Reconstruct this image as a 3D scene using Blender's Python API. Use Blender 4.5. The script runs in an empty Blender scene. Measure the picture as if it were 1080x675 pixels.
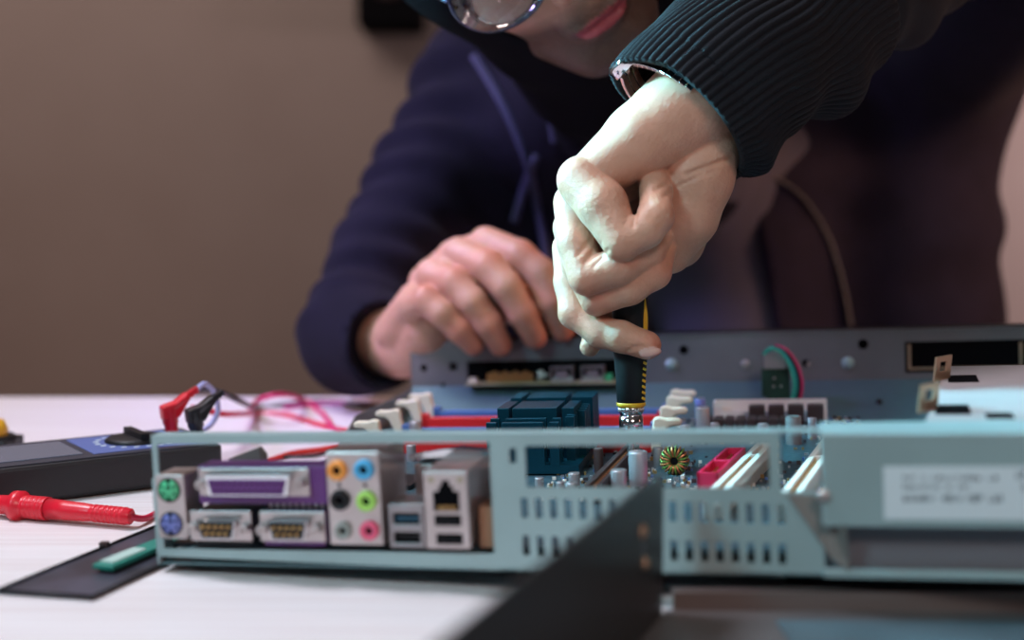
import bpy, math, random
import numpy as np
from mathutils import Matrix, Vector
random.seed(7)
R_ = math.radians
SC = bpy.context.scene

# ---------------------------------------------------------------- camera, light, exposure
PITCH = 0.0792; FPX = 1300.0
TZ = 0.75                       # table top height
CAM = Vector((0.0, 0.0, TZ + 0.161))
cd = bpy.data.cameras.new('camera'); cam = bpy.data.objects.new('camera', cd)
SC.collection.objects.link(cam); SC.camera = cam
cam.location = CAM; cam.rotation_euler = (math.pi/2 - PITCH, 0, 0)
cd.sensor_width = 36; cd.sensor_fit = 'HORIZONTAL'; cd.lens = FPX/1080*36
cd.clip_start = 0.02; cd.clip_end = 50
cd.dof.use_dof = True; cd.dof.focus_distance = 0.685; cd.dof.aperture_fstop = 3.3
SC.view_settings.view_transform = 'Standard'; SC.view_settings.look = 'None'
SC.view_settings.gamma = 1; SC.view_settings.use_curve_mapping = False
SC.view_settings.exposure = 0.0
w = bpy.data.worlds.new('world'); SC.world = w; w.use_nodes = True
w.node_tree.nodes['Background'].inputs[0].default_value = (0.75, 0.72, 0.85, 1)
w.node_tree.nodes['Background'].inputs[1].default_value = 0.06

def area(name, loc, target, size, power, col, spread=180):
    d = bpy.data.lights.new(name, 'AREA'); d.energy = power; d.color = col
    d.shape = 'RECTANGLE'; d.size = size[0]; d.size_y = size[1]; d.spread = R_(spread)
    o = bpy.data.objects.new(name, d); SC.collection.objects.link(o)
    o.location = loc
    o.rotation_euler = (Vector(target) - Vector(loc)).to_track_quat('-Z', 'Y').to_euler()
    return o
area('cyan_lamp', (-0.80, 0.92, 1.36), (0.06, 0.67, 0.96), (0.14, 0.14), 1.25, (0.22, 0.80, 1.0), 22)
area('violet_lamp', (-0.9, 0.75, 1.65), (-0.13, 1.1, 0.95), (0.2, 0.2), 1.1, (0.50, 0.38, 1.0), 40)
area('cool_fill', (-0.9, -0.3, 1.7), (0.1, 0.6, 0.8), (0.3, 0.3), 1.0, (0.40, 0.85, 1.0), 60)
area('warm_fill', (0.35, -0.9, 1.9), (0.1, 0.8, 0.8), (0.45, 0.3), 9.8, (1.0, 0.76, 0.68))  # unseen softbox added as warm fill from the front right
area('table_light', (-0.9, 0.7, 2.4), (-0.3, 0.6, 0.75), (0.5, 0.5), 12.0, (0.86, 0.88, 1.0), 110)
area('orange_lamp', (1.35, 0.75, 1.25), (0.42, 1.2, 0.95), (0.3, 0.3), 1.7, (1.0, 0.50, 0.34), 50)
area('wall_light', (-1.2, 1.75, 2.3), (-0.9, 3.0, 1.0), (1.6, 0.5), 19.0, (1.0, 0.80, 0.73))
area('wall_glow', (1.75, 2.1, 1.3), (1.45, 3.0, 1.0), (0.3, 0.3), 16.0, (1.0, 0.76, 0.78))

# ---------------------------------------------------------------- point helpers
def pix(x, y, D):
    """world point seen at x, y of the 1080x675 frame at view depth D (m)"""
    qx, qy, qz = (x-540)/FPX*D, D, (337.5-y)/FPX*D
    c, s = math.cos(PITCH), math.sin(PITCH)
    return Vector((CAM.x+qx, CAM.y+qy*c+qz*s, CAM.z-qy*s+qz*c))
def ontable(x, y, z=0.0):
    a = pix(x, y, 1.0); d = a-CAM
    k = (TZ+z-CAM.z)/d.z
    return CAM+d*k

# ---------------------------------------------------------------- materials
MATS = {}
def mat(name, col, rough=0.5, metal=0.0, var=0.0, vscale=30.0, bump=0.0, bscale=200.0, spec=0.5,
        coat=0.0, sss=0.0, sheen=0.0, trans=0.0, col2=None, emis=None, stretch=(1,1,1), attr=None, alpha=None):
    if name in MATS: return MATS[name]
    m = bpy.data.materials.new(name); m.use_nodes = True; nt = m.node_tree; N = nt.nodes; Lk = nt.links
    b = N['Principled BSDF']
    b.inputs['Base Color'].default_value = (*col, 1); b.inputs['Roughness'].default_value = rough
    b.inputs['Metallic'].default_value = metal; b.inputs['Specular IOR Level'].default_value = spec
    b.inputs['Coat Weight'].default_value = coat
    b.inputs['Transmission Weight'].default_value = trans
    if sheen: b.inputs['Sheen Weight'].default_value = sheen; b.inputs['Sheen Roughness'].default_value = 0.4
    if sss:
        b.inputs['Subsurface Weight'].default_value = sss
        b.inputs['Subsurface Radius'].default_value = (1.0, 0.35, 0.18); b.inputs['Subsurface Scale'].default_value = 0.004
    if alpha is not None: b.inputs['Alpha'].default_value = alpha
    if emis: b.inputs['Emission Color'].default_value = (*emis[0], 1); b.inputs['Emission Strength'].default_value = emis[1]
    if var or bump or col2:
        tc = N.new('ShaderNodeTexCoord'); mp = N.new('ShaderNodeMapping'); Lk.new(tc.outputs['Object'], mp.inputs[0])
        mp.inputs['Scale'].default_value = stretch
    src = None
    if attr:
        a = N.new('ShaderNodeAttribute'); a.attribute_name = attr; src = a.outputs['Color']
    if var or col2:
        n = N.new('ShaderNodeTexNoise'); n.inputs['Scale'].default_value = vscale; n.inputs['Detail'].default_value = 4
        Lk.new(mp.outputs[0], n.inputs['Vector'])
        r = N.new('ShaderNodeMapRange'); r.inputs[1].default_value = 0.35; r.inputs[2].default_value = 0.65
        Lk.new(n.outputs['Fac'], r.inputs[0])
        mx = N.new('ShaderNodeMix'); mx.data_type = 'RGBA'
        Lk.new(r.outputs[0], mx.inputs['Factor'])
        c2 = col2 if col2 else tuple(max(0, c*(1-var)) for c in col)
        if src is not None:
            mx.blend_type = 'MULTIPLY'; Lk.new(src, mx.inputs['A']); mx.inputs['B'].default_value = (1-var, 1-var*1.1, 1-var*1.1, 1)
        else:
            mx.inputs['A'].default_value = (*col, 1); mx.inputs['B'].default_value = (*c2, 1)
        Lk.new(mx.outputs['Result'], b.inputs['Base Color'])
    elif src is not None: Lk.new(src, b.inputs['Base Color'])
    if bump:
        n2 = N.new('ShaderNodeTexNoise'); n2.inputs['Scale'].default_value = bscale; n2.inputs['Detail'].default_value = 3
        Lk.new(mp.outputs[0], n2.inputs['Vector'])
        bp = N.new('ShaderNodeBump'); bp.inputs['Strength'].default_value = bump; bp.inputs['Distance'].default_value = 0.001
        Lk.new(n2.outputs['Fac'], bp.inputs['Height']); Lk.new(bp.outputs[0], b.inputs['Normal'])
    MATS[name] = m; return m

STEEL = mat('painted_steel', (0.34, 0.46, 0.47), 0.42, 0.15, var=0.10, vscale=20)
FLOORS = mat('floor_steel', (0.11, 0.19, 0.21), 0.45, 0.3, var=0.15, vscale=25)  # teal tint: cyan light on the case floor put into the colour
STEELD = mat('plain_steel', (0.22, 0.21, 0.22), 0.38, 0.45, var=0.15, vscale=25)
NICKEL = mat('nickel', (0.60, 0.52, 0.51), 0.30, 0.8, var=0.15, vscale=60)
CHROME = mat('chrome', (0.80, 0.80, 0.82), 0.12, 1.0)
ALU = mat('can_aluminium', (0.62, 0.60, 0.62), 0.3, 0.8, var=0.1)
BLK = mat('black_plastic', (0.009, 0.009, 0.011), 0.45, spec=0.25)
DARK = mat('dark_hole', (0.003, 0.003, 0.004), 0.9, spec=0.05)
PURPLE = mat('purple_plastic', (0.11, 0.025, 0.16), 0.4)
GREENP = mat('mint_plastic', (0.08, 0.50, 0.24), 0.4)
BLUEP = mat('lilac_plastic', (0.16, 0.19, 0.50), 0.4)
ORANGE = mat('orange_plastic', (0.80, 0.30, 0.05), 0.4)
SKYB = mat('sky_plastic', (0.06, 0.38, 0.66), 0.4)
LIME = mat('lime_plastic', (0.36, 0.68, 0.12), 0.4)
GREYP = mat('grey_plastic', (0.25, 0.27, 0.25), 0.45)
PINKP = mat('pink_plastic', (0.75, 0.10, 0.20), 0.4)
CREAM = mat('cream_plastic', (0.80, 0.70, 0.56), 0.45)
IVORY = mat('ivory_plastic', (0.80, 0.76, 0.70), 0.45)
REDP = mat('red_plastic', (0.70, 0.018, 0.02), 0.35)
MAGR = mat('crimson_plastic', (0.62, 0.02, 0.08), 0.35)
BLUES = mat('blue_plastic', (0.08, 0.16, 0.42), 0.4)
BROWNB = mat('brown_black_plastic', (0.045, 0.028, 0.028), 0.5)
PCB = mat('green_board', (0.01, 0.06, 0.035), 0.45, var=0.4, vscale=80)
PCBB = mat('mother_board', (0.012, 0.05, 0.075), 0.4, col2=(0.06, 0.10, 0.12), vscale=260)
PCBY = mat('tan_board', (0.35, 0.29, 0.17), 0.5)
GOLD = mat('gold_contact', (0.70, 0.42, 0.16), 0.3, 0.9)
COPPER = mat('copper_wire', (0.60, 0.23, 0.10), 0.35, 0.8)
COPG = mat('green_wire', (0.16, 0.30, 0.06), 0.35, 0.5)
TEALA = mat('teal_anodised', (0.003, 0.055, 0.09), 0.32, 0.5)
YEL = mat('yellow_rubber', (0.72, 0.42, 0.02), 0.5)
RED = mat('red_rubber', (0.68, 0.012, 0.03), 0.32)
CABR = mat('red_cable', (0.60, 0.015, 0.06), 0.4)
CABK = mat('black_cable', (0.02, 0.02, 0.03), 0.4)
CABG = mat('green_cable', (0.04, 0.50, 0.32), 0.4)
CABM = mat('magenta_cable', (0.50, 0.03, 0.13), 0.4)
CABW = mat('pale_cable', (0.40, 0.42, 0.72), 0.4)
PAPER = mat('label_paper', (0.72, 0.80, 0.84), 0.6)
INK = mat('grey_ink', (0.12, 0.15, 0.18), 0.7)
PLATE = mat('drive_plate', (0.50, 0.41, 0.41), 0.45, 0.1, var=0.18, vscale=14)
BRASS = mat('brass_clip', (0.60, 0.40, 0.27), 0.35, 0.7)
SLAB = mat('dark_cover', (0.045, 0.04, 0.04), 0.38, 0.4, var=0.2)
TRAY = mat('cover_tray', (0.10, 0.10, 0.105), 0.45, 0.3, col2=(0.16, 0.15, 0.15), vscale=12)
METER = mat('meter_body', (0.014, 0.013, 0.016), 0.5, bump=0.2)
LCD = mat('lcd', (0.16, 0.17, 0.22), 0.15)
METERB = mat('meter_face', (0.10, 0.14, 0.36), 0.45)
SKIN = mat('skin', (0.6, 0.35, 0.27), 0.48, var=0.10, vscale=90, bump=0.6, bscale=420, sss=0.15, attr='Col')
NAVY = mat('navy_fleece', (0.0085, 0.0072, 0.016), 0.9, spec=0.1, sheen=0.02, bump=0.6, bscale=900, var=0.2, vscale=40)
BLKF = mat('black_rib', (0.0075, 0.008, 0.012), 0.8, spec=0.2, sheen=0.02, bump=0.5, bscale=1200)
TEE = mat('grey_jersey', (0.042, 0.042, 0.056), 0.9, spec=0.15, bump=0.5, bscale=900)
HAIR = mat('dark_hair', (0.02, 0.013, 0.01), 0.6)
LENS = mat('lens_glass', (0.95, 0.95, 1.0), 0.02, 0.0, trans=1.0)

def wood_mat():
    m = mat('pale_wood_laminate', (0.70, 0.66, 0.70), 0.38)
    nt = m.node_tree; N = nt.nodes; L = nt.links; b = N['Principled BSDF']
    tc = N.new('ShaderNodeTexCoord'); mp = N.new('ShaderNodeMapping'); mp.inputs['Scale'].default_value = (2.0, 95, 1)
    L.new(tc.outputs['Object'], mp.inputs[0])
    n = N.new('ShaderNodeTexNoise'); n.inputs['Scale'].default_value = 3.5; n.inputs['Detail'].default_value = 5
    L.new(mp.outputs[0], n.inputs['Vector'])
    r = N.new('ShaderNodeValToRGB'); e = r.color_ramp.elements
    e[0].position = 0.36; e[0].color = (0.72, 0.64, 0.64, 1); e[1].position = 0.62; e[1].color = (0.80, 0.75, 0.76, 1)
    L.new(n.outputs['Fac'], r.inputs[0]); L.new(r.outputs[0], b.inputs['Base Color'])
    return m
def wall_mat():
    m = mat('plaster', (0.26, 0.215, 0.195), 0.9, col2=(0.235, 0.19, 0.17), vscale=2.2, bump=0.4, bscale=30)
    return m

# ---------------------------------------------------------------- mesh builder
class MB:
    def __init__(s, scale=1.0): s.v = []; s.f = []; s.s = scale; s.sm = []
    def add(s, vs, fs, smooth=False):
        o = len(s.v); s.v += [tuple(v) for v in vs]; s.f += [tuple(i+o for i in f) for f in fs]; s.sm += [smooth]*len(fs)
        return s
    def box(s, a, b, M=None):
        x0, y0, z0 = a; x1, y1, z1 = b
        vs = [(x0,y0,z0),(x1,y0,z0),(x1,y1,z0),(x0,y1,z0),(x0,y0,z1),(x1,y0,z1),(x1,y1,z1),(x0,y1,z1)]
        if M is not None: vs = [tuple(M @ Vector(v)) for v in vs]
        return s.add(vs, [(0,3,2,1),(4,5,6,7),(0,1,5,4),(1,2,6,5),(2,3,7,6),(3,0,4,7)])
    def prism(s, base, off):
        """closed polygon (3D points) pushed by the vector off"""
        n = len(base); off = Vector(off)
        vs = [tuple(p) for p in base] + [tuple(Vector(p)+off) for p in base]
        return s.add(vs, [tuple(range(n))[::-1], tuple(range(n, 2*n))] + [(i, (i+1) % n, (i+1) % n+n, i+n) for i in range(n)])
    def cyl(s, p0, p1, r0, r1=None, n=24, smooth=True, cap=True):
        r1 = r0 if r1 is None else r1
        p0 = Vector(p0); p1 = Vector(p1); d = (p1-p0).normalized(); a = d.orthogonal().normalized(); b = d.cross(a)
        vs = []
        for p, r in ((p0, r0), (p1, r1)):
            vs += [tuple(p+(a*math.cos(2*math.pi*i/n)+b*math.sin(2*math.pi*i/n))*r) for i in range(n)]
        s.add(vs, [(i, (i+1) % n, (i+1) % n+n, i+n) for i in range(n)], smooth)
        if cap:
            s.add(vs, [tuple(range(n))[::-1], tuple(range(n, 2*n))])
        return s
    def lathe(s, prof, p0, axis, n=28):
        """prof: list of (distance along axis, radius)"""
        p0 = Vector(p0); d = Vector(axis).normalized(); a = d.orthogonal().normalized(); b = d.cross(a)
        vs = []
        for t, r in prof:
            vs += [tuple(p0+d*t+(a*math.cos(2*math.pi*i/n)+b*math.sin(2*math.pi*i/n))*max(r, 1e-6)) for i in range(n)]
        fs = []
        for k in range(len(prof)-1):
            fs += [(k*n+i, k*n+(i+1) % n, (k+1)*n+(i+1) % n, (k+1)*n+i) for i in range(n)]
        s.add(vs, fs, True)
        m = len(prof)
        return s.add(vs, [tuple(range(n))[::-1], tuple(range((m-1)*n, m*n))])
    def tube(s, pts, r, n=10, sub=8, closed=False):
        P = [Vector(p) for p in pts]
        if sub > 1 and len(P) > 2:
            Q = []
            m = len(P); rng = range(m) if closed else range(m-1)
            for i in rng:
                if closed: a, b, c, d = P[(i-1) % m], P[i], P[(i+1) % m], P[(i+2) % m]
                else: a, b, c, d = P[max(i-1, 0)], P[i], P[i+1], P[min(i+2, m-1)]
                for k in range(sub):
                    t = k/sub
                    Q.append(0.5*((2*b)+(c-a)*t+(2*a-5*b+4*c-d)*t*t+(3*b-a-3*c+d)*t**3))
            if not closed: Q.append(P[-1])
            P = Q
        m = len(P); vs = []; prev = None
        for i, p in enumerate(P):
            t = (P[(i+1) % m]-P[i-1]) if closed else (P[min(i+1, m-1)]-P[max(i-1, 0)])
            t.normalize()
            a = t.orthogonal().normalized() if prev is None else (prev-t*prev.dot(t)).normalized()
            prev = a; b = t.cross(a)
            rr = r(i/(m-1)) if callable(r) else r
            vs += [tuple(p+(a*math.cos(2*math.pi*k/n)+b*math.sin(2*math.pi*k/n))*rr) for k in range(n)]
        fs = []
        for i in range(m if closed else m-1):
            j = (i+1) % m
            fs += [(i*n+k, i*n+(k+1) % n, j*n+(k+1) % n, j*n+k) for k in range(n)]
        if not closed: fs += [tuple(range(n))[::-1], tuple(range((m-1)*n, m*n))]
        return s.add(vs, fs, True)
    def sheet(s, U, W, v0, v1, holes):
        """sheet between v0 and v1 over U x W with rectangular holes (u0,w0,u1,w1)"""
        us = sorted({U[0], U[1]} | {min(max(h[i], U[0]), U[1]) for h in holes for i in (0, 2)})
        ws = sorted({W[0], W[1]} | {min(max(h[i], W[0]), W[1]) for h in holes for i in (1, 3)})
        nu, nw = len(us)-1, len(ws)-1
        sol = [[not any(h[0] < (us[i]+us[i+1])/2 < h[2] and h[1] < (ws[j]+ws[j+1])/2 < h[3] for h in holes) for j in range(nw)] for i in range(nu)]
        g = lambda i, j: 0 <= i < nu and 0 <= j < nw and sol[i][j]
        for i in range(nu):
            for j in range(nw):
                if not sol[i][j]: continue
                a, b, c, d = us[i], us[i+1], ws[j], ws[j+1]
                s.add([(a,v0,c),(b,v0,c),(b,v0,d),(a,v0,d),(a,v1,c),(b,v1,c),(b,v1,d),(a,v1,d)],
                      [(0,1,2,3),(5,4,7,6)] + ([] if g(i-1,j) else [(0,3,7,4)]) + ([] if g(i+1,j) else [(1,5,6,2)])
                      + ([] if g(i,j-1) else [(0,4,5,1)]) + ([] if g(i,j+1) else [(3,2,6,7)]))
        return s
    def build(s, name, m, parent=None, bevel=0.0, label=None):
        me = bpy.data.meshes.new(name)
        me.from_pydata([tuple(c*s.s for c in v) for v in s.v], [], s.f)
        me.polygons.foreach_set('use_smooth', s.sm); me.update()
        ms = m if isinstance(m, (list, tuple)) else [m]
        for q in ms: me.materials.append(q)
        o = bpy.data.objects.new(name, me); SC.collection.objects.link(o)
        if parent: o.parent = parent
        if bevel:
            b = o.modifiers.new('bevel', 'BEVEL'); b.width = bevel; b.segments = 2; b.limit_method = 'ANGLE'
        if label: o['label'] = label
        return o
def M_(s=0.001): return MB(s)
def tag(o, label=None, cat=None, group=None, kind=None):
    if label: o['label'] = label
    if cat: o['category'] = cat
    if group: o['group'] = group
    if kind: o['kind'] = kind
    return o
def thing(name, label, cat, M=None, loc=None, group=None):
    o = bpy.data.objects.new(name, None); SC.collection.objects.link(o); o.empty_display_size = 0.01
    if M is not None: o.matrix_world = M
    if loc is not None: o.location = loc
    return tag(o, label, cat, group)
def copy_thing(root, label, offset):
    r = root.copy(); SC.collection.objects.link(r); r.location = r.location+Vector(offset); r['label'] = label
    for ch in root.children:
        c = ch.copy(); SC.collection.objects.link(c); c.parent = r
        for g in ch.children:
            d = g.copy(); SC.collection.objects.link(d); d.parent = c
    return r

# ---------------------------------------------------------------- the room
def struct(o): return tag(o, kind='structure')
WALL = wall_mat()
struct(MB().box((-2.6, -2.2, -0.05), (2.6, 3.1, 0.0)).build('floor', mat('floor_board', (0.16, 0.12, 0.10), 0.6, var=0.3, vscale=6)))
struct(MB().box((-2.6, 3.0, 0.0), (2.6, 3.1, 2.7)).build('wall_back', WALL))
struct(MB().box((-2.7, -2.2, 0.0), (-2.6, 3.1, 2.7)).build('wall_left', WALL))
struct(MB().box((2.6, -2.2, 0.0), (2.7, 3.1, 2.7)).build('wall_right', WALL))
struct(MB().box((-2.7, -2.2, 2.7), (2.7, 3.1, 2.78)).build('ceiling', mat('ceiling_paint', (0.5, 0.48, 0.47), 0.9, var=0.05)))

sp = thing('wall_box', 'dark blurred box mounted high on the brown wall', 'wall box', loc=pix(412, -34, 2.86))
MB().box((-0.075, -0.05, -0.14), (0.075, 0.09, 0.10)).build('cabinet', DARK, sp, 0.008)
MB().lathe([(0, 0.05), (0.012, 0.045), (0.004, 0.02), (0.008, 0)], (0, -0.05, -0.03), (0, -1, 0)).build('round_grille', BROWNB, sp)

# ---------------------------------------------------------------- table
tb = thing('work_table', 'pale wood-grain work table carrying the opened computer and tools', 'table', loc=(0.1, 0.45, 0))
YE = 1.131
wood = wood_mat()
MB().box((-1.3, -0.55, TZ-0.028), (1.3, YE-0.45, TZ)).build('tabletop', wood, tb, 0.002)
legm = mat('table_leg', (0.3, 0.3, 0.31), 0.4, 0.6)
for sx in (-1.2, 1.2):
    for sy in (-0.47, 0.6):
        MB().box((sx-0.02, sy-0.02, 0), (sx+0.02, sy+0.02, TZ-0.028)).build('leg', legm, tb, 0.002)
MB().box((-1.2, -0.46, TZ-0.09), (1.2, -0.44, TZ-0.028)).build('apron', legm, tb)

# ---------------------------------------------------------------- the computer case, in its own frame (mm: u right, v away, w up)
a_, c_ = -0.2185, -0.045
CM = Matrix.Translation(CAM+Vector((-0.16235, 0.5574, -0.1572))) @ Matrix.Rotation(c_, 4, 'Y') @ Matrix.Rotation(a_, 4, 'Z')
def cs(u, v, w): return CM @ Vector((u*0.001, v*0.001, w*0.001))
case = thing('computer_case', 'opened grey steel slim computer case lying flat across the table', 'computer case', CM)
H = 60.0; L = 398.0; W = 452.0
# rear panel
holes = [(2.6, 7.4, 159, 56), (167.6, 47, 170.6, 53.5), (174.5, 36.5, 276.5, 54.5), (281, 35, 297, 61)]
for k in range(18):
    u = 173.2+k*6.32
    ww = 27.6-k*0.12
    holes.append((u-1.55, ww-4.4, u+1.55, ww+4.4)); holes.append((u-1.55, ww-20.8, u+1.55, ww-12.0))
rp = M_().sheet((0, 297.5), (0, H), 0, 1.2, holes)
rp.v = [(x, y, z+(7.4-z)/7.4*3.8*(1-x/160)) if z < 7.4 and x < 160 else (x, y, z) for x, y, z in rp.v]
rp.box((-1.0, 0, 0), (0, 14, 40)); rp.box((0, 1.2, H-1), (297, 9, H))
rp.build('rear_panel', STEEL, case)
# raised housing on the right of the rear panel with the recessed band below
bx = M_().prism([(297, -7, 22.5), (297, 1.2, 22.5), (297, 1.2, 60), (297, -7, 60)], (W-297, 0, 0))
bx.box((297, 1.2, 59), (W, 22, 60)); bx.box((297, -2, 0), (W, 1.2, 3.5))
bx.build('rear_housing', STEEL, case, 0.0006)
M_().box((297.3, 4, 2), (W, 5.2, 22.5)).build('recessed_band', mat('shaded_steel', (0.19, 0.18, 0.20), 0.5, 0.2), case)  # greyer than the housing: the shade below it is put into the colour
q = M_(); ga_ = [(283, -0.9, 34), (296.5, -0.9, 34), (300, -0.9, 8), (306, -8.0, 22.5), (307, -3.0, 3)]  # thin buff plate: a cast shadow put into shape and colour
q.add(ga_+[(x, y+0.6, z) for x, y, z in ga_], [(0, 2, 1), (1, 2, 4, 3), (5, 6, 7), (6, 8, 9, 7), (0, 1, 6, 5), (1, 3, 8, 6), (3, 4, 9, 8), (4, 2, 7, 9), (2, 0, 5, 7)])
q.build('shadow_plate', mat('shadow_buff', (0.26, 0.23, 0.21), 0.5, 0.2), case, label='buff slanted plate added as a painted cast shadow')
s_ = M_().lathe([(0, 2.6), (0.7, 2.6), (1.3, 1.6), (1.4, 0)], (297.5, -7, 35), (0, -1, 0)); s_.box((295.2, -8.7, 34.7), (299.8, -8.3, 35.3)); s_.build('screw', NICKEL, case)
lb = M_().box((320.6, -7.25, 25.8), (440, -6.9, 47)).build('rating_label', PAPER, case, label='white printed label')
ink = M_()
rnd = random.Random(3)
def textrow(u0, u1, w0, h, mb):
    u = u0
    while u < u1:
        l = rnd.uniform(0.9, 1.6)
        if rnd.random() > 0.16:
            mb.box((u, -7.32, w0), (u+0.35, -7.24, w0+h)); mb.box((u, -7.32, w0+h*rnd.choice((0, .5, .85))), (u+l, -7.24, w0+h*rnd.choice((.15, .6, 1))+.2))
            if rnd.random() > 0.5: mb.box((u+l-0.35, -7.32, w0), (u+l, -7.24, w0+h))
        u += l+0.6
textrow(328, 362, 41.5, 1.6, ink); textrow(328, 352, 38, 1.6, ink); textrow(328, 364, 33, 2.6, ink)
textrow(370, 436, 42, 3, ink); textrow(370, 436, 37.5, 2.6, ink); textrow(376, 436, 32, 2, ink)
ink.build('lettering', INK, lb)
# floor pan, side wall, front wall with its ledge
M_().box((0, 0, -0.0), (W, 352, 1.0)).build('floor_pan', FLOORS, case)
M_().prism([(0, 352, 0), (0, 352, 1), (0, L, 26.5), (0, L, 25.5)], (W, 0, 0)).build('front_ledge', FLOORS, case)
sw = M_().prism([(0, 236, 1), (0, L, 1), (0, L, 25), (0, 268, 25), (0, 236, 12)], (1.2, 0, 0))
sw.prism([(-0.01, 0, 0.5), (-0.01, 236, 0.5), (-0.01, 236, 3), (-0.01, 0, 3)], (1.2, 0, 0))
sw.build('side_wall', STEELD, case)
M_().prism([(W-1.2, 0, 0), (W-1.2, L, 0), (W-1.2, L, 60), (W-1.2, 0, 58)], (1.2, 0, 0)).build('side_wall', STEELD, case)
fh = [(44.5, 26.5, 163, 45), (365, 31, 446, 53), (30.5, 38.6, 37, 44.6)]
fw = M_().sheet((0, W), (0, 62), L, L+1.2, fh)
fw.box((0, L, 61.0), (193, L+5, 62)); fw.box((193, L-1.2, 61.2), (360, L+5, 62.4)); fw.box((360, L, 61), (365, L+5, 62.4)); fw.box((365, L-1.2, 61.0), (W, L+5, 62))
fw.build('front_wall', STEELD, case)
FHo = []
for (u, ww, r) in ((10.3, 41, 2.6), (209.7, 50.7, 3.4), (336.6, 52.1, 3.6), (296.5, 39.4, 2.6), (25, 27.6, 1.6)):
    M_().lathe([(0, r), (0.25, r), (0.25, r*0.82), (0.05, 0)], (u, L-0.02, ww), (0, -1, 0), 20).build('punched_hole', DARK, case)
for (u, ww, r) in ((253.9, 39.4, 3.2), (298.5, 38.6, 1.3)):
    m = M_().lathe([(0, r), (0.8, r), (1.4, r*0.6), (1.0, r*0.35), (1.0, 0)], (u, L, ww), (0, -1, 0)); m.build('rivet', NICKEL, case)
for (u, ww) in ((200.3, 40.2), (325.8, 38.8)):
    M_().lathe([(0, 4.6), (1.2, 4.2), (2.6, 2.2), (2.8, 0)], (u, L, ww), (0, -1, 0)).build('embossed_boss', STEEL, case)
for (u) in (267.3, 296.1, 345):
    M_().lathe([(0, 2.2), (1.5, 2.0), (2.4, 1.0), (2.5, 0)], (u, 375, 13.7), (0, -0.5, 1)).build('standoff', BLK, case)
bz = M_().box((-1, L+2, 0), (W+3, L+14, 63.2)); bz.box((-1, L+12, 0), (W+3, L+22, 61))
bz.build('front_bezel', BLK, case, 0.001)
e = M_(); e.sheet((367, 443), (33, 51), L+0.2, L+1.6, [(369, 34.6, 441, 51.2)]); e.build('bay_lining', BRASS, case)
M_().box((364, L+1.3, 30), (447, L+2.1, 54)).build('bay_cover', DARK, case)
for (u, v) in ((14, 14), (14, 380), (435, 380)):
    z = 3.3 if u < 20 else 17.5
    M_().lathe([(0, 7), (-z+0.8, 6), (-z, 5)], (u, v, 0), (0, 0, 1)).build('foot', BLK, case)

# front port board behind its opening
fb = thing('front_port_board', 'tan circuit board with ports seen through the slot of the front wall', 'circuit board', CM)
M_().box((46, 384, 28.3), (161, L+1, 30)).build('board', PCBY, fb)
m = M_()
for k in range(9): m.box((62+k*4.0, 390, 30), (65+k*4.0, 396, 36.5+1.5*(k % 2)))
m.build('audio_header', GOLD, fb)
M_().lathe([(0, 3.6), (4, 3.6), (5, 1.2), (8, 1.2)], (101, 393, 34.5), (1, 0, 0)).build('audio_jack', IVORY, fb)
for u in (111.5, 134.5):
    p = M_().box((u, 386, 30), (u+17, 397, 31)); p.box((u, 386, 40), (u+17, 397, 41)); p.box((u, 386, 31), (u+1, 397, 40)); p.box((u+16, 386, 31), (u+17, 397, 40))
    p.box((u+4, 385.8, 33), (u+13, 387, 38))
    p = p.build('usb_socket', NICKEL, fb)
    M_().box((u+1.2, 387, 31.4), (u+15.8, 396, 33)).build('tongue', IVORY, p)
M_().box((150, 388, 30), (157, 394, 35)).build('header', GREENP, fb)
M_().box((48, 388, 30), (54, 394, 33.5)).build('switch', CREAM, fb)
M_().box((46, L+1, 25), (162, L+2, 46)).build('backing', DARK, fb)

# ---------------------------------------------------------------- motherboard with everything soldered on it
mbd = thing('motherboard', 'dark blue-green computer main board lying in the open case', 'circuit board', CM)
Z0 = 8.0
M_().box((3, 8, 6.4), (330, 346, Z0)).build('board', PCBB, mbd)
def port_block(name, u0, w0, u1, w1, depth, m, front=-2.0, bevel=0.0007):
    return M_().box((u0, front, w0), (u1, depth, w1)).build(name, m, mbd, bevel)
def disc_ring(mb, u, w_, v, r0, r1, h=1.2, n=24):
    mb.lathe([(0, r0), (h, r0), (h, r1), (0.1, r1*0.98), (0.1, 0)], (u, v, w_), (0, -1, 0), n)
# two round keyboard and mouse sockets
ps = port_block('keyboard_socket_block', 1.6, 12.6, 16.0, 42.2, 16, NICKEL)
for w_, m_ in ((35.2, GREENP), (19.6, BLUEP)):
    q = M_(); disc_ring(q, 8.4, w_, -2.0, 5.7, 4.9, 0.4); q.build('socket_rim', BLK, ps)
    q = M_().lathe([(0, 4.9), (0.7, 4.7), (0.8, 0)], (8.4, -2.0, w_), (0, -1, 0)); q = q.build('round_socket', m_, ps)
    q2 = M_()
    for k in range(6):
        an = R_(30+60*k); q2.box((8.4+3.4*math.cos(an)-.5, -2.95, w_+3.4*math.sin(an)-.6), (8.4+3.4*math.cos(an)+.5, -2.78, w_+3.4*math.sin(an)+.6))
    q2.box((7.3, -2.95, w_+0.8), (9.5, -2.78, w_+1.9)); q2.box((7.6, -2.95, w_+3.4), (9.2, -2.78, w_+5.2)); q2.box((7.4, -2.95, w_-5.2), (9.4, -2.78, w_-4.2))
    q2.build('contacts', DARK, ps)
def hexpost(mb, u, w_, v0=-3.2, ln=5.0, r=2.5):
    mb.cyl((u, v0, w_), (u, v0-ln, w_), r, r, 6, False); mb.lathe([(0, r*0.62), (0.6, r*0.5), (-0.8, r*0.4), (-0.8, 0)], (u, v0-ln, w_), (0, -1, 0), 12)
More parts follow.
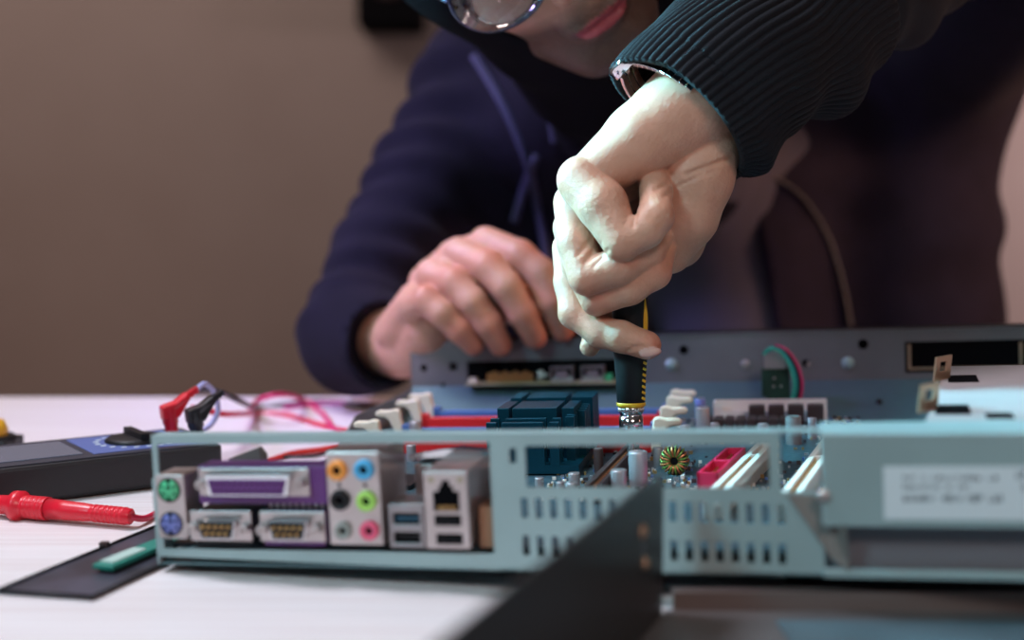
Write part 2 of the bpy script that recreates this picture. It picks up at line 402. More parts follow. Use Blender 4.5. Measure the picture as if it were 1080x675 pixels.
def dshape(u0, u1, w0, w1, v, off, tilt=1.6):
    return [(u0, v, w1), (u1, v, w1), (u1-tilt, v, w0), (u0+tilt, v, w0)], (0, off, 0)
# 25-way socket over two 9-way plugs
pp = port_block('parallel_port_body', 22, 28.5, 84, 46.0, 13, PURPLE, 0)
M_().box((23, -1.2, 32.4), (76.2, 0, 45.2)).build('flange', NICKEL, pp, 0.0005)
M_().prism(*dshape(28.5, 69.5, 33.6, 43.6, -7.0, 6.6)).build('shell', CHROME, pp, 0.0006)
q = M_().prism(*dshape(30.3, 67.7, 34.4, 41.2, -7.4, 0.5)); q = q.build('socket_face', PURPLE, pp)
q2 = M_()
for r_, n_ in ((39.2, 13), (36.2, 12)):
    for k in range(n_):
        uu = 49-(n_-1)*1.38+k*2.76; q2.cyl((uu, -7.5, r_), (uu, -7.38, r_), 0.6, n=8)
q2.build('contacts', DARK, pp)
for uu in (25.6, 72.8):
    q2 = M_(); hexpost(q2, uu, 38.5, -1.0); q2.build('hex_post', NICKEL, pp)
for (u0, u1) in ((17.0, 47.2), (51.2, 82.4)):
    sb = port_block('serial_port_body', u0+1.5, 9.5, u1-1, 25, 22, PURPLE if u0 > 40 else BLK, 0)
    M_().box((u0, -1.0, 11.6), (u1, 0, 25.6)).build('flange', NICKEL, sb, 0.0009)
    M_().prism(*dshape(u0+6.2, u0+25.0, 13.8, 22.6, -6.4, 6)).build('shell', CHROME, sb, 0.0006)
    M_().prism(*dshape(u0+7.0, u0+24.2, 14.4, 21.8, -6.7, 0.5)).build('plug_face', BLK, sb)
    q2 = M_()
    for r_, n_ in ((19.6, 5), (16.6, 4)):
        for k in range(n_):
            uu = u0+15.6-(n_-1)*1.55+k*3.1; q2.lathe([(0, 0.75), (1.2, 0.75), (1.6, 0.3), (1.6, 0)], (uu, -6.6, r_), (0, -1, 0), 10)
    q2.build('pins', GOLD, sb)
    for uu in (2.6, 28.0):
        q2 = M_(); hexpost(q2, u0+uu, 18.0, -1, r=2.6); q2.build('hex_post', NICKEL, sb)
M_().box((52, 6, 25), (83, 30, 28.6)).build('port_spacer', BLK, mbd)
q = M_()
for k in range(9): q.box((54+k*3.1, 4.5, 25.2), (55+k*3.1, 5.9, 28.4))
q.build('solder_legs', NICKEL, mbd)
# bent grey bracket standing beside the ports
M_().prism([(20, 36, 42), (37, 34, 48), (39, 36, 44), (39, 36, 8), (20, 38, 8)], (0, 3, 0)).build('bracket', mat('grey_bracket', (0.16, 0.14, 0.14), 0.5), mbd)
# six audio jacks
au = port_block('audio_jack_block', 85.2, 11.2, 110.0, 52.8, 34, NICKEL, -3)
for (u, w_, m_, r) in ((90.6, 44.6, ORANGE, 4.2), (103.0, 44.9, SKYB, 4.2), (91.2, 31.4, BLK, 4.2), (103.4, 31.0, LIME, 4.2), (91.9, 17.8, GREYP, 3.6), (104.0, 17.9, PINKP, 4.0)):
    q = M_(); q.lathe([(0, r+0.4), (0.4, r+0.4), (2.4, r), (2.4, r*0.5), (0.3, r*0.45), (0.3, 0)], (u, -3, w_), (0, -1, 0)); q = q.build('audio_jack', m_, au)
    M_().cyl((u, -3.1, w_), (u, -3.5, w_), r*0.46).build('bore', DARK, q)
q = M_()
for u in (91, 103): q.cyl((u, -3.05, 38), (u, -3.2, 38), 0.9, n=10)
q.build('rivet', BLK, au)
# double usb, then network socket over double usb
def usb(parent, u0, w0, w=11.8, h=4.6, v=-3):
    q = M_().box((u0, v-0.15, w0), (u0+w, v+0.1, w0+h)).build('usb_opening', DARK, parent)
    M_().box((u0+1, v-0.5, w0+h*0.30), (u0+w-1, v-0.12, w0+h*0.52)).build('tongue', BLK, q)
    return q
u1 = M_().sheet((113, 129), (10.3, 29.6), -3, -2, [(115, 12.4, 127, 17.2), (115, 20.8, 127, 25.6)])
u1.box((113, -2, 10.3), (114, 16, 29.6)); u1.box((128, -2, 10.3), (129, 16, 29.6)); u1.box((113, -2, 28.6), (129, 16, 29.6))
u1 = u1.build('usb_block', mat('dull_nickel', (0.33, 0.30, 0.31), 0.3, 0.8), mbd, 0.0006)
M_().box((114, 1, 10.5), (128, 15, 28.6)).build('inner_body', DARK, u1)
M_().box((116, -1.5, 22.4), (126, 2, 23.4)).build('tongue', mat('dark_blue_plastic', (0.03, 0.12, 0.2), 0.4), u1); M_().box((116, -1.5, 14), (126, 2, 15.4)).build('tongue', BLK, u1)
ln = port_block('network_and_usb_block', 129.8, 10.2, 149.8, 44.4, 38, NICKEL, -4)
q = M_().prism([(134, -4.2, 27), (145.6, -4.2, 27), (145.6, -4.2, 35.6), (143, -4.2, 35.6), (143, -4.2, 38), (141.5, -4.2, 38), (141.5, -4.2, 40.4), (138, -4.2, 40.4), (138, -4.2, 38), (136.6, -4.2, 38), (136.6, -4.2, 35.6), (134, -4.2, 35.6)], (0, 0.3, 0))
q.build('network_opening', DARK, ln)
q = M_()
for k in range(8): q.box((136+k*1.05, -4.35, 27.4), (136.4+k*1.05, -4.2, 29.5))
q.build('contacts', GOLD, ln)
q = M_().cyl((133.4, -4, 40.6), (133.4, -4.4, 40.6), 1.2, n=12); q.cyl((146.3, -4, 40.6), (146.3, -4.4, 40.6), 1.2, n=12); q.build('status_lights', PCBY, ln)
usb(ln, 134.2, 20.6, v=-4); usb(ln, 134.6, 12.4, v=-4)
M_().box((152, 4, 9), (158, 26, 27)).build('connector_tail', mat('tan_tail', (0.30, 0.15, 0.08), 0.5), mbd)
M_().prism([(113, 30, 43), (131, 30, 46), (148, 30, 45), (158, 44, 43), (131, 60, 42), (113, 56, 40)], (0, 0, 1.6)).build('shield_plate', CHROME, mbd)
M_().box((114, 34, 10), (156, 54, 40)).build('shielded_can', NICKEL, mbd, 0.001)

# heatsink: fin stacks split by two cross cuts
hs = M_().box((118, 158, 9), (170, 236, 14)).build('heatsink', TEALA, mbd, label='dark teal finned heatsink')
def fin(u0, v0, u1, v1, w1): return M_().box((u0, v0, 13.5), (u1, v1, w1)).build('fin', TEALA, hs, 0.0003)
for (u0, u1) in ((118, 124), (127, 151), (154, 159.5)):
    fin(u0, 158, u1, 161, 38); fin(u0+0.6, 166, u1, 169, 39)
for (u0, u1, vv) in ((120, 127, 0), (129, 155, 0), (158, 165, 0)):
    fin(u0, 178+vv, u1, 206, 43)
for k in range(7):
    fin(161, 171+k*5.2, 170 if k > 2 else 166, 172.4+k*5.2, 39+0.4*k)
for k in range(5):
    for (u0, u1) in ((121, 128), (131, 155), (158, 171)):
        fin(u0, 210+k*5, u1, 212+k*5, 44.5)

# four memory slots with their white latches, which stand open
for i, (v, m_, lb_) in enumerate(((227, REDP, 'red'), (270, BLUES, 'blue'), (314, REDP, 'red'), (352-8, BLUES, 'blue'))):
    m = M_().box((33, v-3.4, 8), (203, v-1.1, 16)); m.box((33, v+1.1, 8), (203, v+3.4, 16)); m.box((33, v-1.1, 8), (203, v+1.1, 11.5))
    m.box((33, v-3.4, 8), (38, v+3.4, 19)); m.box((198, v-3.4, 8), (203, v+3.4, 19))
    sl = m.build('memory_slot', m_, mbd, 0.0004, label=lb_+' memory slot')
    for sgn, u in ((-1, 33), (1, 203)):
        f = lambda a, b: (u+sgn*a*1.15, v-2.8, 8+(b-8)*1.12)
        pr = [f(-1, 9), f(4, 9), f(5.6, 15), f(8.0, 20), f(10, 22), f(15.5, 22.4), f(16.6, 24.6), f(14.6, 26.4), f(8, 26.2), f(4.2, 27.2), f(1.2, 26.4), f(0.9, 22), f(-0.6, 15)]
        M_().prism(pr, (0, 5.6, 0)).build('latch', CREAM, sl, 0.0013, label='ivory latch')
# white connector and dark power sockets beyond the expansion slots
q = M_().sheet((234, 309), (8, 21.5), 343, 344.5, []); q.sheet((234, 309), (8, 21.5), 334.6, 336, [(240, 15, 303, 30)]); q.box((234, 336, 8), (309, 343, 11)); q.box((234, 336, 8), (235.5, 343, 21.5)); q.box((307.5, 336, 8), (309, 343, 21.5))
q.build('drive_connector', IVORY, mbd)
q = M_()
for i in range(4):
    u = 258+i*12.6
    q.box((u, 318, 8), (u+10.6, 329, 20.5)); q.box((u+1.6, 319.2, 20.4), (u+9, 327.6, 20.9))
q.build('power_socket', BROWNB, mbd, 0.0008)
q = M_()
for i in range(8):
    for j in range(2):
        u = 229+i*7.0; v = 296+j*9
        q.box((u, v, 8), (u+6.2, v+7.8, 15.4)); q.box((u+1, v+1, 15.3), (u+5.2, v+6.8, 15.9))
q.build('pin_socket', BROWNB, mbd, 0.0006)
lean = lambda vs: [(x+0.165*(y-90), y, z) for x, y, z in vs]
# white expansion slots running away from the rear panel, crimson slot between them and the board
for (u0, u1, v0, v1) in ((249.0, 258.4, 62, 196), (283.4, 293.2, 58, 214)):
    m = M_().box((u0, v0, 8), (u0+3.4, v1, 19.5)); m.box((u1-3.4, v0, 8), (u1, v1, 19.5)); m.box((u0, v0, 8), (u1, v1, 14.5)); m.box((u0, v0, 8), (u1, v0+3, 19.5)); m.box((u0, v1-3, 8), (u1, v1, 19.5)); m.box((u0, v0+96, 8), (u1, v0+99, 19.5))
    m.v = lean(m.v); sl = m.build('expansion_slot', IVORY, mbd, 0.0004, label='white expansion slot')
    q = M_()
    for k in range(38): q.box((u0+3.4, v0+5+k*2.4, 14.5), (u0+4.1, v0+6+k*2.4, 18.6))
    q.v = lean(q.v); q.build('contacts', GOLD, sl)
m = M_().sheet((0, 1), (0, 1), 0, 0.01, [])
m = M_().box((236.5, 104, 8), (238.3, 172, 21)); m.box((245.4, 104, 8), (247.2, 172, 21)); m.box((236.5, 104, 8), (247.2, 106, 21)); m.box((236.5, 170, 8), (247.2, 172, 21)); m.box((236.5, 134, 8), (247.2, 139, 21)); m.box((238, 106, 8), (246, 170, 14))
m.v = lean(m.v); sl = m.build('crimson_connector', MAGR, mbd, 0.0003, label='crimson box connector')
q = M_()
for k in range(18):
    for uu in (240.3, 243.2): q.box((uu, 108+k*3.4, 14), (uu+0.7, 108.7+k*3.4, 18.5))
q.v = lean(q.v); q.build('pins', GOLD, sl)
# toroid coil
q = M_(); q.lathe([(-2.8, 3.4), (-2.8, 6.2), (2.8, 6.2), (2.8, 3.4), (-2.8, 3.4)], (222.5, 163, 15.6), (0, 1, 0.1)); co = q.build('coil', BLK, mbd)
for m_, ph in ((COPPER, 0), (COPG, 0.5)):
    q = M_()
    for k in range(11):
        an = 2*math.pi*(k+ph)/11; ca, sa = math.cos(an), math.sin(an)
        P = [(222.5+r*ca, 163+v, 15.6+r*sa) for r, v in ((2.7, -3.3), (5, -4.2), (7.2, -3.3), (7.6, 0), (7.2, 3.3), (2.7, 3.3), (2.4, 0))]
        q.tube(P, 0.62, 6, 2, True)
    q.build('winding', m_, co)
# cans (capacitors)
CAPS = [(286.8, 251, 4.8, 17, mat('mauve_sleeve', (0.20, 0.17, 0.175), 0.4, 0.2)), (298, 268, 2.8, 13, ALU), (229.6, 290, 4.4, 17, ALU), (220.5, 262, 3.2, 10, ALU), (179.6, 168, 2.8, 13.5, BROWNB), (206.5, 130, 5.0, 19, ALU), (198.5, 112, 4.2, 13, ALU),
        (172.5, 128, 3.2, 8, ALU), (156.0, 116, 2.4, 8, ALU), (166.0, 122, 2.2, 4.5, ALU), (212, 178, 3.0, 12, ALU), (176, 100, 3.0, 9, ALU), (44, 262, 4.0, 14, ALU), (120, 120, 3.6, 12, ALU), (238, 276, 2.8, 9, ALU), (60, 200, 3, 10, ALU), (226, 322, 3.4, 18, BLUEP), (214, 240, 2.6, 8, ALU), (268, 272, 3.2, 9, ALU)]
for (u, v, r, h, m_) in CAPS:
    body = M_().lathe([(0, r), (h-0.6, r), (h, r*0.93), (h, r*0.8), (h-0.35, r*0.76), (h-0.35, 0)], (u, v, 8), (0, 0, 1), 24)
    c = body.build('capacitor', m_ if m_ is not ALU else mat('can_sleeve', (0.42, 0.40, 0.43), 0.35, 0.6), mbd, label=('dark' if m_ is BROWNB else 'silver')+' capacitor can')
    q = M_().cyl((u, v, 8+h-0.3), (u, v, 8+h+0.05), r*0.78); q.box((u-r*0.7, v-0.2, 8+h+0.02), (u+r*0.7, v+0.2, 8+h+0.1)); q.box((u-0.2, v-r*0.7, 8+h+0.02), (u+0.2, v+r*0.7, 8+h+0.1)); q.build('vent_top', ALU, c)
# small riser card leaning beside the driver, with gold fingers
m = M_().prism([(184, 90, 9), (187, 90, 9), (194, 200, 9), (191, 200, 9)], (0, 0, 9)); m.prism([(190.4, 90, 9), (192.4, 90, 9), (199, 200, 9), (197, 200, 9)], (0, 0, 9)); rc_ = m.build('slot_rail', BROWNB, mbd, 0.0004)
q = M_()
for k in range(24): q.box((188.4+k*.27, 92+k*4.4, 10), (189.8+k*.27, 93.6+k*4.4, 17.4))
q.build('gold_fingers', COPPER, rc_)
# chips and tiny parts: counted as scatter
for c_a, c_b in (((205, 205, 8), (222, 222, 10.5)), ((60, 120, 8), (84, 150, 10.5)), ((186, 214, 8), (198, 230, 11)), ((210, 98, 8), (230, 118, 10)), ((312, 150, 8), (326, 180, 10))):
    M_().box(c_a, c_b).build('chip', BLK, mbd)
rnd = random.Random(11)
for name, m_, n_ in (('tiny_component', IVORY, 260), ('tiny_component', BROWNB, 260), ('tiny_component', GOLD, 200), ('tiny_component', BLUES, 120), ('tiny_component', ALU, 220)):
    q = M_()
    for k in range(n_):
        u = rnd.uniform(155, 328); v = rnd.uniform(96, 343) if rnd.random() < 0.55 else rnd.uniform(96, 200)
        if rnd.random() < 0.4: u = rnd.uniform(300, 329)
        elif rnd.random() < 0.3: v = rnd.uniform(96, 150)
        a, b = rnd.uniform(0.8, 2.6), rnd.uniform(0.8, 2.0)
        if rnd.random() < 0.5: a, b = b, a
        q.box((u, v, 8), (u+a, v+b, 8+rnd.uniform(0.7, 2.2)))
    tag(q.build(name, m_, mbd), kind='stuff')

# ---------------------------------------------------------------- small green board with cable, standing against the front wall
gb = thing('switch_board', 'small green board with green and magenta wires leaning on the front wall', 'circuit board', CM)
g = M_().prism([(266.0, 366, 20), (269, 366, 20), (269, 366, 13), (274.5, 366, 13), (274.5, 366, 18), (285, 366, 18), (285, 366, 40), (266.0, 366, 40)], (0, 1.6, 0))
g.build('board', PCB, gb)
q = M_().box((268, 363.5, 39.6), (282, 369, 51.5)); q.build('metal_shell', NICKEL, gb, 0.0006)
for (u, ww) in ((274, 27), (279, 27.2), (274.5, 33)):
    q = M_(); q.lathe([(0, 0.9), (0.5, 0.7), (0.6, 0)], (u, 366, ww), (0, -1, 0), 10); q.build('solder_point', NICKEL, gb)
for m_, du in ((CABG, 0), (CABM, 5.0), (mat('teal_cable', (0.02, 0.25, 0.25), 0.4), 1.8), (BLK, 3.4)):
    M_().tube([(268+du*1.3, 362, 50.5+du*.7), (272+du, 358, 54.5+du*.4), (279+du, 357, 53), (285.5+du, 357, 43), (288.3+du, 357, 31), (287+du, 358, 21), (283.5+du, 359, 12)], 1.15, 8).build('cable', m_, gb)

# ---------------------------------------------------------------- drive cover plate on the right
dp = thing('drive_plate', 'pale pinkish metal drive plate with brass clips over the right of the case', 'metal plate', CM)
q = M_().prism([(338, 14, 57), (450, 14, 57), (450, 214, 57), (371, 214, 57)], (0, 0, 1.4))
q.prism([(338, 14, 52), (338, 14, 57), (450, 14, 57), (450, 14, 52)], (0, 1.2, 0))
q.prism([(340, 20, 12), (341.4, 20, 12), (341.4, 20, 57), (340, 20, 57)], (20, 150, 0))
q.build('plate', PLATE, dp)
for (u, v, s) in ((344.5, 60, 1), (362, 160, 1)):
    q = M_().sheet((-7, 7), (0, 13), -0.6, 0.6, [(-3, 5, 3, 10)])
    rot = Matrix.Translation((u, v, 58)) @ Matrix.Rotation(R_(50), 4, 'Z') @ Matrix.Rotation(R_(8), 4, 'X')
    q.v = [tuple(rot @ Vector(p)) for p in q.v]; q.build('clip', BRASS, dp, 0.0003, label='brass clip')
    M_().prism([(u+2, v-12, 58.3), (u+17, v-12, 58.3), (u+19, v+14, 58.3), (u+5, v+14, 58.3)], (0, 0, 0.4)).build('cutout', DARK, dp)
M_().prism([(366, 36, 58.3), (377, 36, 58.3), (378, 50, 58.3), (367, 50, 58.3)], (0, 0, 0.4)).build('cutout', DARK, dp)

# ---------------------------------------------------------------- dark cover in the foreground
cv = thing('case_cover', 'dark blurred metal cover standing on edge in front of the rear panel', 'case cover', loc=(0, 0, TZ))
Fa = pix(697, 497, 0.497)-Vector((0, 0, TZ)); Fb = pix(488, 672, 0.31)-Vector((0, 0, TZ)); dr = (Fb-Fa); 
Fc = Fa+dr*1.55
top = Fa.z; dirv = Vector((dr.x, dr.y, 0)).normalized(); nv = Vector((-dirv.y, dirv.x, 0))
def fl(t, z): p = Fa+(Fc-Fa)*t; return Vector((p.x, p.y, z))
ln_ = (Vector((Fc.x, Fc.y, 0))-Vector((Fa.x, Fa.y, 0))).length
Mf = Matrix.Translation((Fa.x, Fa.y, 0)) @ Matrix((( dirv.x, nv.x, 0, 0), (dirv.y, nv.y, 0, 0), (0, 0, 1, 0), (0, 0, 0, 1)))
q = MB().sheet((0, ln_), (0.001, top), 0, 0.0012, [(0.0275, top*0.54, 0.0325, top*0.67)])
q.v = [tuple(Mf @ Vector(p)) for p in q.v]; q.build('upright_flange', SLAB, cv)
q = MB().lathe([(0, 0.0032), (0.0015, 0.003), (0.003, 0.0012), (0.003, 0)], (0.032, 0, top*0.72), (0, 1, 0)); q.lathe([(0, 0.0026), (0.0015, 0.0024), (0.0028, 0.001), (0.003, 0)], (0.028, 0, top*0.50), (0, 1, 0))
q.v = [tuple(Mf @ Vector(p)) for p in q.v]; q.build('rivet', BRASS, cv)  # brass knobs stand for holes; light through them put into their colour
q = MB().box((0.0, 0, 0.002), (ln_, 0.0012, 0.004))
q = MB()
for k in range(60): q.box((0.035+k*0.0034, -0.0014, 0.003), (0.0365+k*0.0034, 0.0, 0.017))
q.v = [tuple(Mf @ Vector(p)) for p in q.v]; q.build('louvres', SLAB, cv)
# flat tray lying to the right, carrying the raised side of the case
tr = thing('cover_tray', 'dark flat metal tray under the right side of the computer case', 'metal tray', loc=(0, 0, TZ))
x0, y0 = Fa.x+0.006, Fa.y+0.004
tn = Vector((Fc.x, Fc.y, 0)); q = MB().prism([(Fa.x+0.003, y0, 0.0005), (tn.x+0.003, tn.y, 0.0005), (0.40, tn.y, 0.0005), (0.40, y0, 0.0005)], (0, 0, 0.002)); q.build('sheet', TRAY, tr)
q = MB().box((x0, y0-0.001, 0.0005), (0.40, y0+0.0005, 0.010)); q.box((x0, y0, 0.0085), (0.40, y0+0.006, 0.010)); q.build('folded_edge', mat('edge_steel', (0.20, 0.16, 0.15), 0.4, 0.4), tr)
q = MB().box((0.105, 0.22, 0.0025), (0.40, y0-0.016, 0.0035)); q.build('backing_sheet', mat('teal_sheet', (0.10, 0.16, 0.19), 0.5, 0.2, var=0.2), tr, label='blue-grey inner sheet')
bl = thing('support_block', 'dark block under the right of the computer case', 'block', loc=(0, 0, TZ))
pb = cs(300, 150, 0)
MB().box((pb.x-0.04, pb.y-0.10, 0.0003), (pb.x+0.12, pb.y+0.18, 0.0145)).build('block_body', BLK, bl, 0.001)

# ---------------------------------------------------------------- multimeter at the left with plugs and leads
Pm = Vector((-0.286, 0.684, TZ)); dm = Vector((0.104, 0.074, 0)).normalized()
MMx = Matrix.Translation(Pm) @ Matrix(((dm.x, -dm.y, 0, 0), (dm.y, dm.x, 0, 0), (0, 0, 1, 0), (0, 0, 0, 1)))
mm = thing('multimeter', 'black handheld multimeter lying on the table at the left', 'multimeter', MMx)
q = M_(); pts = [(-12, 0), (128, 0), (131, 4), (131, 70), (127, 75), (-12, 75), (-16, 70), (-16, 5)]
q.prism([(a, b, 1) for a, b in pts], (0, 0, 22)); q.build('body', METER, mm, 0.003)
M_().prism([(a*0.985+0.5, b*0.95+2, 22.5) for a, b in pts], (0, 0, 1.4)).build('face_frame', mat('meter_frame', (0.03, 0.03, 0.045), 0.45), mm, 0.001)
M_().box((-8, 12, 23.6), (48, 62, 24.6)).build('display', LCD, mm, 0.001)
M_().box((53, 8, 23.6), (124, 66, 24.4)).build('range_panel', METERB, mm, 0.001)
q = M_().lathe([(0, 19), (1.5, 19), (3, 17), (3.4, 0)], (88, 37, 24.2), (0, 0, 1)); q.box((85.5, 20, 27), (90.5, 54, 31)); q.build('dial', BLK, mm)
q = M_()
for k in range(20):
    an = 2*math.pi*k/20; q.box((88+24*math.cos(an)-1.5, 37+24*math.sin(an)-1, 24.3), (88+24*math.cos(an)+1.5, 37+24*math.sin(an)+1, 24.8))
q.build('range_marks', PAPER, mm)
for (u, v) in ((118, 20), (118, 40), (118, 58)):
    M_().lathe([(0, 5), (1.5, 4.6), (1.5, 2.4), (0.3, 2.2), (0.3, 0)], (u, v, 24), (0, 0, 1)).build('jack', BLK, mm)
def plug(u, v, m_, label, tilt=0):
    t = thing('banana_plug', label, 'plug', MMx @ Matrix.Translation((u*0.001, v*0.001, 0.0258)) @ Matrix.Rotation(tilt, 4, 'Y') @ Matrix.Diagonal((0.66, 0.66, 0.66, 1)))
    q = M_().lathe([(0, 6.2), (8, 6.6), (10, 7.6), (24, 8)], (0, 0, 0), (0, 0, 1), 20); q.build('collar', m_, t)
    q = M_().prism([(-8, -7, 14), (8, -7, 14), (22, -5, 30), (20, -5, 36), (6, -7, 30), (-8, -7, 28)], (0, 13, 0)); q.build('grip', m_, t, 0.002)
    q = M_()
    for k in range(4): q.box((20+k*3, -3.6, 29+k*1.6), (22+k*3, 4.4, 36+k*1.2))
    q.build('strain_relief', m_, t)
    M_().box((-2, -2, -1), (2, 2, 1)).build('contact', GOLD, t)
    return t
plug(114, 45, RED, 'red angled plug pushed into the multimeter', -0.12)
plug(122, 22, mat('plug_black', (0.012, 0.012, 0.016), 0.35), 'black angled plug pushed into the multimeter', -0.12)
def cable(name, label, pts, r, m_):
    return tag(MB().tube(pts, r, 10, 8).build(name, m_), label, 'cable')
T = lambda x, y, z=0.002: ontable(x, y, z)
cable('test_lead', 'red test lead looping back from the red plug across the table', [pix(203, 430, 0.84), pix(222, 434, 0.86), pix(240, 437, 0.88), T(270, 436), T(300, 437), T(330, 446), T(352, 452), T(385, 458)], 0.0021, CABR)
cable('test_lead', 'red looped lead arching behind the straight red one', [T(264, 432, 0.003), pix(275, 421, 0.98), pix(300, 416, 0.99), T(322, 423, 0.004), T(340, 436, 0.003), T(352, 452, 0.006), T(372, 470, 0.003)], 0.0022, mat('rose_cable', (0.62, 0.02, 0.13), 0.4))
cable('test_lead', 'black test lead running from the black plug over the table', [pix(210, 410, 0.83), pix(226, 412, 0.85), pix(240, 417, 0.88), pix(255, 424, 0.92), T(272, 430), T(300, 427), T(330, 424), T(365, 425), T(400, 429)], 0.0022, CABK)
cable('loose_wire', 'pale lilac wire looped beside the black plug', [pix(207, 412, 0.81), pix(216, 405, 0.82), pix(226, 414, 0.83), pix(230, 432, 0.83), pix(224, 446, 0.83), pix(212, 456, 0.82)], 0.0018, CABW)
cable('loose_wire', 'red wire lying between the case and the plugs', [T(262, 494, 0.002), T(285, 486, 0.002), T(310, 478, 0.002), T(340, 474, 0.002), T(372, 468, 0.003), T(392, 462, .003)], 0.0022, mat('orange_red_cable', (0.62, 0.03, 0.02), 0.4))
cable('loose_wire', 'pink wire lying on the far side of the table by the sleeve', [T(300, 430), T(345, 425, .002), T(380, 426, .002), T(420, 429, .002)], 0.0018, mat('pink_cable', (0.65, 0.06, 0.30), 0.4))
cable('loose_wire', 'thin black wire crossing behind the parallel port', [T(250, 496, .002), T(290, 483, .002), T(330, 481, .002), T(350, 476, .002)], 0.0012, CABK)
# yellow tool at the far left
yl = thing('yellow_tool', 'yellow-topped black tool at the left edge behind the multimeter', 'tool', loc=ontable(-14, 480))
q = MB().lathe([(0, 0.020), (0.012, 0.021), (0.014, 0.018)], (0, 0, 0), (0, 0, 1)); q.box((-0.08, -0.016, 0), (0.02, 0.016, 0.012)); q.build('base', BLK, yl, 0.001)
MB().lathe([(0.014, 0.014), (0.018, 0.0145), (0.024, 0.012), (0.0255, 0.006), (0.026, 0)], (0, 0, 0), (0, 0, 1)).build('knob', YEL, yl)
# red test probe
pr0 = thing('test_probe', 'red test probe with ribbed grip lying on the table at the left', 'test probe', loc=T(-20, 545, 0))
A = T(-30, 529, 0.0075)-pr0.location; B = T(139, 545, 0.0065)-pr0.location; ax = (B-A); Lp = ax.length
prof = [(0, 0.0035), (0.03, 0.006), (0.036, 0.0064)]
x = 0.0362
def fx(px): return (T(px, 535, 0.007)-pr0.location-A).dot(ax.normalized())
xc = fx(18)
prof = [(0, 0.002), (xc-0.012, 0.0052), (xc-0.0035, 0.0056), (xc-0.003, 0.0082), (xc+0.0015, 0.0084), (xc+0.003, 0.0062)]
xx = xc+0.0045
while xx < fx(52):
    prof += [(xx, 0.0057), (xx+0.0009, 0.0064), (xx+0.0018, 0.0064), (xx+0.0026, 0.0057)]; xx += 0.0030
prof += [(fx(56), 0.0058), (fx(80), 0.0052), (fx(100), 0.0050), (fx(112), 0.0046)]
xx = fx(115)
while xx < Lp-0.0035:
    prof += [(xx, 0.0042), (xx+0.0007, 0.0048), (xx+0.0017, 0.0048), (xx+0.0022, 0.0042)]; xx += 0.0030
prof += [(Lp-0.001, 0.0044), (Lp, 0.0032)]
MB().lathe(prof, A, ax, 28).build('handle', RED, pr0)
MB().lathe([(-0.018, 0.0004), (-0.014, 0.001), (0, 0.0012)], A, ax, 10).build('probe_tip', CHROME, pr0)
MB().tube([B+Vector((-0.001, 0, 0)), T(152, 547, .003)-pr0.location, T(166, 541, .002)-pr0.location, T(190, 530, .002)-pr0.location, T(215, 522, .002)-pr0.location], 0.0018, 10).build('lead', CABR, pr0)
# black strip with a green module
st = thing('blanking_strip', 'black plastic strip lying flat under the left corner of the case', 'plastic strip', loc=T(90, 610, 0))
c1, c2, c3, c4 = [ontable(x, y, 0.0)-st.location for x, y in ((-3, 627), (97, 634), (197, 587), (166, 558))]
c3 = c2+(c3-c2)*1.25; c4 = c1+(c4-c1)*1.2
q = MB().prism([c1+Vector((0, 0, .0003)), c2+Vector((0, 0, .0003)), c3+Vector((0, 0, .0003)), c4+Vector((0, 0, .0003))], (0, 0, 0.0012)); q.build('sheet', mat('scuffed_black', (0.02, 0.02, 0.028), 0.35, col2=(0.07, 0.07, 0.10), vscale=25, spec=0.6), st)
q = MB(); e1 = (c2-c1).normalized()
for a, b in ((c1, c4), (c2, c3), (c1, c2)): q.tube([a+Vector((0, 0, .0018)), b+Vector((0, 0, .0018))], 0.0009, 6, 1)
q.build('raised_rim', BLK, st)
q = MB(); p = T(110, 577, 0.0015)-st.location; q.box((p.x-.002, p.y-.002, 0.0), (p.x+.002, p.y+.002, .004)); q.build('tab', BROWNB, st)
gm = thing('memory_module', 'small green memory module resting on the black strip', 'memory module', loc=T(108, 604, 0.0018))
ga = Vector((0, 0, 0)); gbv = T(172, 577, 0.0018)-gm.location; gd = gbv.normalized(); gn = Vector((-gd.y, gd.x, 0)); Lg = gbv.length
GM = Matrix(((gd.x, gn.x, 0, 0), (gd.y, gn.y, 0, 0), (0, 0, 1, 0), (0, 0, 0, 1)))
q = MB().box((0, -0.0055, 0.0012), (Lg*1.3, 0.0055, 0.0035), GM); q.build('board', mat('module_green', (0.02, 0.22, 0.17), 0.4), gm, 0.0004)
MB().box((0.004, -0.003, 0.0035), (Lg*0.62, 0.0042, 0.0042), GM).build('sticker', mat('pale_sticker', (0.45, 0.6, 0.55), 0.4), gm)
MB().box((0.002, -0.0062, 0.0), (Lg*1.25, 0.0035, 0.0012), GM).build('edge_pins', BLK, gm)

